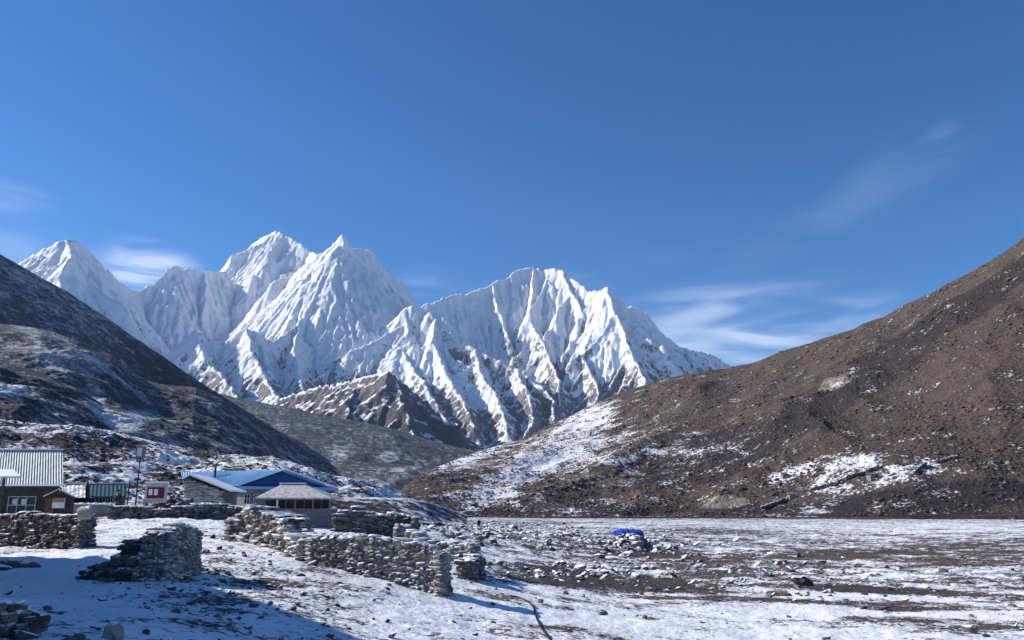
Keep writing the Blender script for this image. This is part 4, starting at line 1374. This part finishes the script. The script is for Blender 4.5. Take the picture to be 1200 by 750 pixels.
# 4. lamp post
c0 = GP(157.5, 58)
lp = thing('street_lamp', tuple(c0), 'tall solar lamp post beside the red sign board', 'lamp post')
top = P(157.5, 537, 58)[2]
MB().tube([c0 - (0, 0, .2), (c0[0], c0[1], top)], [.06, .045], 8).build('post', M_IRON, lp)
hd = MB().box((c0[0], c0[1], top + .42), (.50, .35, .84)).build('lamp_box', M_PLASTER, lp)
MB().box((c0[0], c0[1] - .19, top + .42), (.34, .03, .6)).build('lamp_glass', M_CURT, hd)
MB().prism([(c0[0] - .36, c0[1] - .3, top + .86), (c0[0] + .36, c0[1] - .3, top + .86), (c0[0] + .36, c0[1] + .3, top + .98), (c0[0] - .36, c0[1] + .3, top + .98)], (0, 0, .06)).build('solar_panel', M_IRON, lp)
z2 = P(157, 563, 58)[2]
MB().tube([(c0[0] - .05, c0[1] - .1, z2), (c0[0] - .05, c0[1] - .1, z2 + .08), (c0[0] - .05, c0[1] - .1, z2 + .2)], [.36, .30, .06], 12).build('shade', M_IRON, lp)

# 5. sign board with its dark red panel
c0 = GP(183, 51.5)
sg = thing('sign_board', tuple(c0), 'white framed sign board with dark red panel and two pale squares', 'sign')
a, b = P(169, 589, 51.5), P(197, 566, 51.5)
W_, H_ = b[0] - a[0], b[2] - a[2]
cx, cz = (a[0] + b[0]) / 2, (a[2] + b[2]) / 2
MB().box((cx, 51.5, cz), (W_, .10, H_)).build('frame', M_FRAME, sg)
pn = MB().box((cx, 51.44, cz), (W_ * .78, .03, H_ * .56)).build('panel', M_RED, sg)
for k in (-.30, .02):
    MB().box((cx + W_ * .78 * k, 51.415, cz + .04), (W_ * .17, .02, H_ * .30)).build('pale_square', M_WHITE, pn)
for k in (-.42, .42):
    MB().box((cx + W_ * k, 51.6, (c0[2] + cz) / 2 - .1), (.08, .08, cz - c0[2] + .2)).build('leg', M_IRON, sg)
MB().box((cx, 51.5, b[2] + .05), (W_ + .06, .2, .08)).build('snow_cap', M_SNOW, sg)
c0 = GP(148, 60)
pl = thing('utility_pole', tuple(c0), 'thin dark pole with a small cross arm left of the lamp post', 'pole')
tz_ = P(149, 571, 60)[2]
MB().tube([c0, (c0[0], c0[1], tz_ + .4)], .05, 6).build('pole', M_IRON, pl)
MB().box((c0[0], c0[1], tz_), (.7, .06, .06)).build('cross_arm', M_IRON, pl)

# 6. stone cottage
Yc = 62.0
z0 = GP(238, Yc)[2]
A = P(222, 558.5, Yc); Bl = P(213, 563.5, Yc); Br = P(270, 577.5, Yc)
ct = thing('stone_cottage', ((Bl[0] + Br[0]) / 2, Yc + 3, z0), 'small pale stone cottage with lopsided snow-edged roof beside the blue lodge', 'cottage')
xl, xr = P(214.5, 590, Yc + .4)[0], P(260, 590, Yc + .4)[0]
dp = np.array([-.6, 5.5, 0])
zr = lambda x: A[2] + (Br[2] - A[2]) * (x - A[0]) / (Br[0] - A[0]) if x > A[0] else A[2] + (Bl[2] - A[2]) * (x - A[0]) / (Bl[0] - A[0])
# coursed stones on the gable wall
g = np.random.default_rng(81); pp, ss = [], []
z = z0 - .2
while z < A[2]:
    h = g.uniform(.13, .22); x = xl
    while x < xr:
        w = g.uniform(.25, .6)
        if z + h < zr(min(x + w / 2, xr)) - .10 and x + w < xr + .2: pp.append([x + w / 2, Yc + .42, z + h / 2]); ss.append([w * 1.05, .3, h * 1.1])
        x += w
    z += h
stones('gable_stonework', pp, ss, np.zeros(len(pp)), MS_PALE, ct, 'block', seed=82, tiltamp=.01)
poly = [(xl + .05, Yc + .5, z0 - .3), (xr - .05, Yc + .5, z0 - .3), (xr - .05, Yc + .5, zr(xr) - .14), (A[0], Yc + .5, A[2] - .14), (xl + .05, Yc + .5, zr(xl) - .14)]
MB().prism(poly, dp * .92).build('wall', M_PLASTER, ct)
mb = MB(); mb.prism([Bl, A, A + dp, Bl + dp], (0, 0, .09)); mb.prism([A, Br, Br + dp, A + dp], (0, 0, .09)); rf = mb.build('roof', M_IRON, ct)
mb = MB(); up = np.array([0, -.02, .093])
mb.prism([A + up, Br + up, Br + dp + up, A + dp + up], (0, 0, .12)); mb.build('snow_cover', M_SNOW, rf)

# 7. blue roofed lodge
A = P(333, 550.5, 75); Bq = P(279, 569.5, 74); Cq = P(214, 562, 79); Dq = P(212, 553, 83); E = P(389, 571, 76)
z0 = GP(320, 72)[2]
F_ = E + (Dq - A); F_[2] = E[2]
bl = thing('lodge_building', ((A[0] + Dq[0]) / 2, 79, z0), 'long blue roofed lodge with deep blue gable end in the middle of the hamlet', 'building')
mb = MB(); corrug(mb, Dq, A, Bq, Cq, 34, .025); corrug(mb, Dq, A, E, F_, 34, .025)
rf = mb.build('roof', M_BLUE, bl)
ins = np.array([-.25, .45, 0])
gl, gr, ga = Bq + (.35, .45, .05), E + (-.45, .35, .05), A + (0, .5, -.10)
MB().prism([gl, gr, ga], (-.05, .15, 0)).build('gable', M_BLUE2, bl)
MB().prism([Bq + (0, 0, -.26), E + (0, 0, -.26), E + (0, 0, -.02), Bq + (0, 0, -.02)], (0, .12, 0)).build('fascia', M_BLUE3, bl)
up = np.array([0, -.03, .05])
mb = MB(); q = (E - A) * 1.0
mb.prism([A + up, E + up + (.15, 0, 0), E + up + (-.3, 1.6, 0), A + up + (-.45, 1.6, 0)], (0, 0, .10)); mb.build('snow_strip', M_SNOW, rf)
wl, wr = gl + (.25, .1, 0), gr + (-.3, .1, 0)
wb = Cq + (.5, .4, 0)
pts = [(wl[0], wl[1], z0 - .5), (wr[0], wr[1], z0 - .5), (wr[0] + (Dq - A)[0], wr[1] + (Dq - A)[1], z0 - .5), (wb[0], wb[1], z0 - .5)]
MB().prism(pts, (0, 0, Bq[2] - z0 + .35)).build('wall', M_WOOD, bl)
for (q0, q1) in ((286, 293), (297, 303)):
    w0 = P(q0, 590, wl[1] - .05); w1 = P(q1, 579, wl[1] - .05)
    window(bl, (w0[0], wl[1] - .02, w0[2]), w1[0] - w0[0], w1[2] - w0[2], cols=2, rows=2)
s0 = P(252, 556, 78)
sp = MB().tube([s0 - (0, 0, .6), (s0[0], s0[1], P(252, 545.5, 78)[2])], .11, 8).build('stove_pipe', M_IRON, bl)
MB().tube([(s0[0], s0[1], P(252, 545.5, 78)[2] + .04), (s0[0], s0[1], P(252, 545.5, 78)[2] + .2)], [.2, .02], 8).build('pipe_cowl', M_IRON, sp)

# 8. plank hut with hipped roof
Yh = 55.0
el, er = P(299, 583, Yh), P(388, 583.5, Yh)
ra, rb = P(331, 567, Yh + 2.2), P(356, 567, Yh + 2.2)
dpth = 4.4
z0 = P(366, 619, Yh)[2]
ht = thing('hut', ((el[0] + er[0]) / 2, Yh + 2.2, z0), 'weathered plank hut with hipped shingle roof and open windows, in front of the blue lodge', 'hut')
bl_, br_ = el + (0, dpth, 0), er + (0, dpth, 0)
th = (0, 0, -.08)
mb = MB(); mb.prism([el, er, rb, ra], th); mb.prism([er, br_, rb], th); mb.prism([br_, bl_, ra, rb], th); mb.prism([bl_, el, ra], th)
rf = mb.build('roof', M_THATCH, ht)
MB().box(((ra[0] + rb[0]) / 2, Yh + 2.2, ra[2] + .03), (rb[0] - ra[0] + .3, .4, .08)).build('snowy_ridge', M_SNOW, rf)
MB().box(((el[0] + er[0]) / 2, Yh + .05, el[2] - .09), (er[0] - el[0] - .1, .08, .12)).build('eave_board', M_WOOD, ht)
xl, xr = el[0] + .3, er[0] - .12
sill = P(350, 597, Yh + .3)[2]
mb = MB()
nb = 6
for k in range(nb):   # horizontal planks, front
    zz = z0 + .05 + (sill - z0 - .05) * (k + .5) / nb
    hgt = (sill - z0) / nb * .93
    mb.box(((xl + xr) / 2, Yh + .3 + (k % 2) * .012, zz), (xr - xl, .05, hgt))
    mb.box((xr - .02, Yh + 2.2, zz), (.05, dpth - .7, hgt)); mb.box((xl + .02, Yh + 2.2, zz), (.05, dpth - .7, hgt))
    mb.box(((xl + xr) / 2, Yh + dpth - .3, zz), (xr - xl, .05, hgt))
mb.build('siding', M_WOOD, ht)
MB().box(((xl + xr) / 2, Yh + .9, (sill + el[2]) / 2), (xr - xl - .3, .06, el[2] - sill)).build('inner_wall', M_WALLD, ht)
MB().box(((xl + xr) / 2, Yh + .28, sill + .03), (xr - xl + .05, .14, .07)).build('sill', M_WOOD, ht)
for q in (301.8, 325, 346, 367, 386.5):
    xx = P(q, 590, Yh + .28)[0]
    MB().box((xx, Yh + .27, (z0 + el[2]) / 2 - .05 if q in (301.8, 386.5) else (sill + el[2]) / 2), (.10, .10, (el[2] - z0) if q in (301.8, 386.5) else el[2] - sill)).build('post', M_PLASTER if q != 325 else M_WHITE, ht)
for q in (335.5, 356.5, 376.5):
    xx = P(q, 590, Yh + .34)[0]; MB().box((xx, Yh + .36, (sill + el[2]) / 2), (.04, .03, el[2] - sill)).build('window_bar', M_WOOD, ht)

# lodge standing outside the left edge, whose shadow lies on the yard
q0, q1 = np.array([-24.2, 30.0]), np.array([-11.2, 14.2])
d = (q1 - q0) / np.linalg.norm(q1 - q0); nrm = np.array([-d[1], d[0]]) * -1
if nrm[0] > 0: nrm = -nrm
q2, q3 = q1 + nrm * 7, q0 + nrm * 7
zt = 4.6; zg = -2.2
og = thing('lodge_building', ((q0[0] + q2[0]) / 2, (q0[1] + q2[1]) / 2, zg), 'two storey stone lodge beyond the left edge whose shadow crosses the yard', 'building')
pts = [(*q, zg - .6) for q in (q0, q1, q2, q3)]
MB().prism(pts, (0, 0, zt - zg)).build('wall', MS_PALE, og)
e0 = [q0 - d * .4 - nrm * .4, q1 + d * .4 - nrm * .4, q2 + d * .4 + nrm * .4, q3 - d * .4 + nrm * .4]
m0, m1 = (e0[0] + e0[3]) / 2, (e0[1] + e0[2]) / 2
mb = MB(); corrug(mb, (*m0, zt + 1.4), (*m1, zt + 1.4), (*e0[1], zt - .1), (*e0[0], zt - .1), 50, .03)
corrug(mb, (*m0, zt + 1.4), (*m1, zt + 1.4), (*e0[2], zt - .1), (*e0[3], zt - .1), 50, .03); mb.build('roof', M_TIN, og)
MB().prism([(*q0, zt - .61), (*q3, zt - .61), (*((q0 + q3) / 2), zt + 1.25)], (*(d * .2), 0)).build('gable_wall', MS_PALE, og)
MB().prism([(*q1, zt - .61), (*q2, zt - .61), (*((q1 + q2) / 2), zt + 1.25)], (*(-d * .2), 0)).build('gable_wall', MS_PALE, og)
Ln = np.linalg.norm(q1 - q0)
for zz in (-1.0, 2.0):
    for k in range(5):
        cc = q0 + d * (Ln * (k + .5) / 5) - nrm * .02
        f = MB().box((cc[0], cc[1], zz + .5), (1.3, .10, 1.2), math.atan2(d[1], d[0])).build('window', M_WHITE, og)
        MB().box((cc[0] - nrm[0] * .06, cc[1] - nrm[1] * .06, zz + .5), (1.1, .04, 1.0), math.atan2(d[1], d[0])).build('pane', M_GLASS, f)

# ------------------------------------------------------------------ leaning planks, hose, grass
for i, (a, b) in enumerate((((364, 646), (372, 662)), ((370, 645), (377, 659)))):
    p1 = GP(b[0], 29.0); p0 = P(a[0] , a[1], 29.6)
    n_ = np.array([.16, 0, 0])
    o = thing('plank', tuple(p1), ['grey plank leaning on the wall beside the rubble heap, the lower left one', 'grey plank leaning on the wall beside the rubble heap, the shorter right one'][i], 'plank')
    MB().prism([p1 - (0, .05, .05), p1 + n_ - (0, .05, .05), p0 + n_, p0], (0, .04, .03)).build('board', M_WOOD, o)
pts = []
for (a, b) in ((598, 698.5), (606, 700), (614, 703), (620, 706.5), (625, 711), (627, 718), (629, 726), (634, 736), (640, 744), (646, 752)):
    h = hit(a, b)
    if h is not None: pts.append(h + (0, 0, .02))
o = MB(); o.tube(pts, .028, 6); ob = o.build('hose', M_BLACK, None, True)
tag(ob, 'thin dark hose lying in a bend across the clean snow at the bottom centre', 'hose')


def tuft(px, Y, w, h, n, seed, label):
    c = GP(px, Y); g = np.random.default_rng(seed); mb = MB()
    for _ in range(n):
        a = g.uniform(0, 6.28); r_ = w * math.sqrt(g.random()) / 2; x = c[0] + r_ * math.cos(a); y = c[1] + r_ * math.sin(a)
        hh = h * g.uniform(.5, 1); lx, ly = g.normal(0, .25 * hh, 2); t = g.uniform(0, 3.1); wx_, wy_ = .02 * math.cos(t), .02 * math.sin(t)
        mb.poly([(x - wx_, y - wy_, c[2] - .05), (x + wx_, y + wy_, c[2] - .05), (x + lx, y + ly, c[2] + hh)])
    o = mb.build('grass_tuft', M_STRAW); tag(o, label, 'grass tuft'); return o


tuft(484, 46, 1.5, .75, 900, 5, 'yellow dry grass tuft by the end of the boulder wall')
tuft(914, 40.5, .8, .4, 400, 6, 'small yellow grass tuft beside the brown boulder on the flat')

# ------------------------------------------------------------------ stone huts and field walls on the right hillside
def hill_wall(label, pts, h, t, seed, mat=MS_DARK):
    pp = [hit(*p) for p in pts]
    pp = [p for p in pp if p is not None]
    root = thing('field_wall', tuple(pp[0]), label, 'wall', None)
    P_, S_, R_ = [], [], []; g = np.random.default_rng(seed)
    for a, b in zip(pp[:-1], pp[1:]):
        L = np.linalg.norm((b - a)[:2]); n = int(L / .9) + 1; an = math.atan2(b[1] - a[1], b[0] - a[0])
        for i in range(n):
            q = a + (b - a) * (i + .5) / n
            q[2] = drop(q[0], q[1])[0]
            for k in range(3):
                P_.append([q[0] + g.normal(0, .1), q[1] + g.normal(0, .1), q[2] + h * (k + .5) / 3]); S_.append([1.3, t, h / 3 * 1.3]); R_.append(an + g.normal(0, .1))
    stones('stones', P_, S_, np.array(R_), mat, root, 'block', seed=seed)


hill_wall('dark field wall climbing diagonally across the snowy terrace on the right hillside', [(950, 576), (965, 572), (980, 569), (992, 563), (1010, 557), (1030, 548)], 1.9, 1.6, 201)
hill_wall('dark field wall above the brown foot of the slope, left of the ruined huts', [(892, 597), (905, 593), (920, 587)], 1.8, 1.6, 202)
hill_wall('short field wall highest on the terrace to the right of the ruined stone hut', [(1071, 556), (1078, 550), (1085, 546)], 1.8, 1.6, 203)
hill_wall('far right field wall below the brown slope', [(1098, 542), (1110, 540), (1122, 537)], 1.6, 1.5, 204)


def ruin(px, py, w, d_, h, label, seed):
    c = hit(px, py)
    root = thing('stone_hut', tuple(c), label, 'hut')
    g = np.random.default_rng(seed); P_, S_, R_ = [], [], []
    def run(a, b, hh, an):
        L = np.hypot(*(np.array(b) - np.array(a))); n = int(L / .6) + 1
        for k in range(int(hh / .35)):
            for i in range(n):
                q = np.array(a) + (np.array(b) - np.array(a)) * (i + .5) / n
                P_.append([c[0] + q[0], c[1] + q[1], c[2] - .4 + .35 * k]); S_.append([.75, .6, .4]); R_.append(an)
    run((-w / 2, 0), (-w * .08, 0), h, 0); run((w * .12, 0), (w / 2, 0), h, 0)
    run((-w / 2, d_), (w / 2, d_), h + .8, 0); run((-w / 2, 0), (-w / 2, d_), h, math.pi / 2); run((w / 2, 0), (w / 2, d_), h + .3, math.pi / 2)
    stones('stone_walls', P_, S_, np.array(R_), MS, root, 'block', seed=seed)
    a = [(c[0] - w / 2 - .3, c[1] - .3, c[2] + h - .3), (c[0] + w * .2, c[1] - .3, c[2] + h - .3), (c[0] + w * .2, c[1] + d_ + .3, c[2] + h + .6), (c[0] - w / 2 - .3, c[1] + d_ + .3, c[2] + h + .6)]
    MB().prism(a, (0, 0, .2)).build('slab_roof', M_PLASTER, root)


ruin(1027, 562, 6, 5, 3.0, 'ruined stone hut with dark doorway in the middle of the hillside terrace', 301)
ruin(922, 560, 4.5, 4, 2.6, 'small stone hut at the left end of the hillside terrace', 302)
ruin(930, 584, 4, 3.5, 2.4, 'low stone hut near the foot of the slope, beneath the terrace', 303)


# ------------------------------------------------------------------ people
def skin_mesh(name, joints, edges, mat, parent, root=0, sub=1):
    me = bpy.data.meshes.new(name)
    me.from_pydata([j[0] for j in joints], edges, [])
    o = bpy.data.objects.new(name, me); COL.objects.link(o); o.parent = parent
    sk = o.modifiers.new('skin', 'SKIN'); 
    for i, j in enumerate(joints):
        v = me.skin_vertices[0].data[i]; v.radius = j[1] if isinstance(j[1], tuple) else (j[1], j[1]); v.use_root = (i == root)
    sk.use_smooth_shade = True
    ss = o.modifiers.new('sub', 'SUBSURF'); ss.levels = sub; ss.render_levels = sub
    bpy.context.view_layer.update()
    dg = bpy.context.evaluated_depsgraph_get()
    me2 = bpy.data.meshes.new_from_object(o.evaluated_get(dg))
    o.modifiers.clear(); o.data = me2; me2.name = name
    me2.materials.clear(); me2.materials.append(mat)
    return o


def person(px, Y, face, label, jacket, trousers, hat, stride=.12, h=1.72):
    c = GP(px, Y)
    root = thing('person', tuple(c), label, 'person')
    k = h / 1.72
    J = [((0, 0, .95), (.15, .11)), ((0, 0, 1.18), (.15, .10)), ((0, .0, 1.40), (.16, .10)), ((0, .01, 1.50), .055), ((0, .02, 1.60), (.085, .10)), ((0, .02, 1.70), (.06, .075)),
         ((-.19, 0, 1.42), .06), ((-.25, .03, 1.14), .045), ((-.25, .10, .92), .035), ((-.25, .13, .82), .03),
         ((.19, 0, 1.42), .06), ((.25, -.02, 1.14), .045), ((.25, -.03, .92), .035), ((.25, -.02, .82), .03),
         ((-.10, 0, .88), .085), ((-.10, stride, .48), .06), ((-.10, stride * .8, .09), .045), ((-.10, stride + .14, .05), .04),
         ((.10, 0, .88), .085), ((.10, -stride * .5, .48), .06), ((.10, -stride * 1.4, .11), .045), ((.10, -stride * 1.2 + .12, .05), .04)]
    E = [(0, 1), (1, 2), (2, 3), (3, 4), (4, 5), (2, 6), (6, 7), (7, 8), (8, 9), (2, 10), (10, 11), (11, 12), (12, 13), (0, 14), (14, 15), (15, 16), (16, 17), (0, 18), (18, 19), (19, 20), (20, 21)]
    ca, sa = math.cos(face), math.sin(face)
    def T(p): return ((p[0] * ca - p[1] * sa) * k, (p[0] * sa + p[1] * ca) * k, p[2] * k)
    JJ = [(T(p), r) for p, r in J]
    skin_mesh('body', JJ, E, M_SKIN, root, 0)
    def grow(r, f): return tuple(q * f + .012 for q in r) if isinstance(r, tuple) else r * f + .012
    ji = [0, 1, 2, 6, 7, 8, 10, 11, 12]
    JK = [(JJ[i][0], grow(JJ[i][1], 1.4)) for i in ji]
    skin_mesh('jacket', JK, [(0, 1), (1, 2), (2, 3), (3, 4), (4, 5), (2, 6), (6, 7), (7, 8)], jacket, root, 0)
    ti = [0, 14, 15, 16, 18, 19, 20, 17, 21]
    TK = [(JJ[i][0], grow(JJ[i][1], 1.3)) for i in ti]
    skin_mesh('trousers', TK, [(0, 1), (1, 2), (2, 3), (0, 4), (4, 5), (5, 6), (3, 7), (6, 8)], trousers, root, 0)
    hp = np.array(T((0, .02, 1.68)))
    bm_ = bmesh.new(); bmesh.ops.create_icosphere(bm_, subdivisions=2, radius=1)
    me = bpy.data.meshes.new('hat')
    for v in bm_.verts:
        if v.co.z < -.25: v.co.z = -.25
        v.co = Vector((v.co.x * .105, v.co.y * .12, v.co.z * .10)) + Vector(hp)
    bm_.to_mesh(me); bm_.free(); me.materials.append(hat)
    o = bpy.data.objects.new('hat', me); COL.objects.link(o); o.parent = root
    return root


person(135.5, 54, 2.6, 'person in black clothes and dark cap standing at the end of the cement wall', M_BLACK, M_NAVY, M_BLACK, stride=.03)
person(561, 150, 0.3, 'distant walker in dark clothes crossing the snowy river flat', M_NAVY, M_BLACK, M_BLACK, stride=.16)

# ------------------------------------------------------------------ air
m = bpy.data.materials.new('valley_haze'); m.use_nodes = True
t = m.node_tree; t.nodes.clear()
ou = t.nodes.new('ShaderNodeOutputMaterial'); pv_ = t.nodes.new('ShaderNodeVolumePrincipled')
pv_.inputs['Color'].default_value = (.55, .72, 1, 1)
pv_.inputs['Density'].default_value = 1.4e-5
pv_.inputs['Density Attribute'].default_value = ''
pv_.inputs['Anisotropy'].default_value = .2
t.links.new(pv_.outputs[0], ou.inputs['Volume'])
mb = MB(); mb.prism([(-20500, -6500, -15), (20500, -6500, -15), (20500, 26500, -15), (-20500, 26500, -15)], (0, 0, 3700))
o = mb.build('haze', m); o['kind'] = 'stuff'
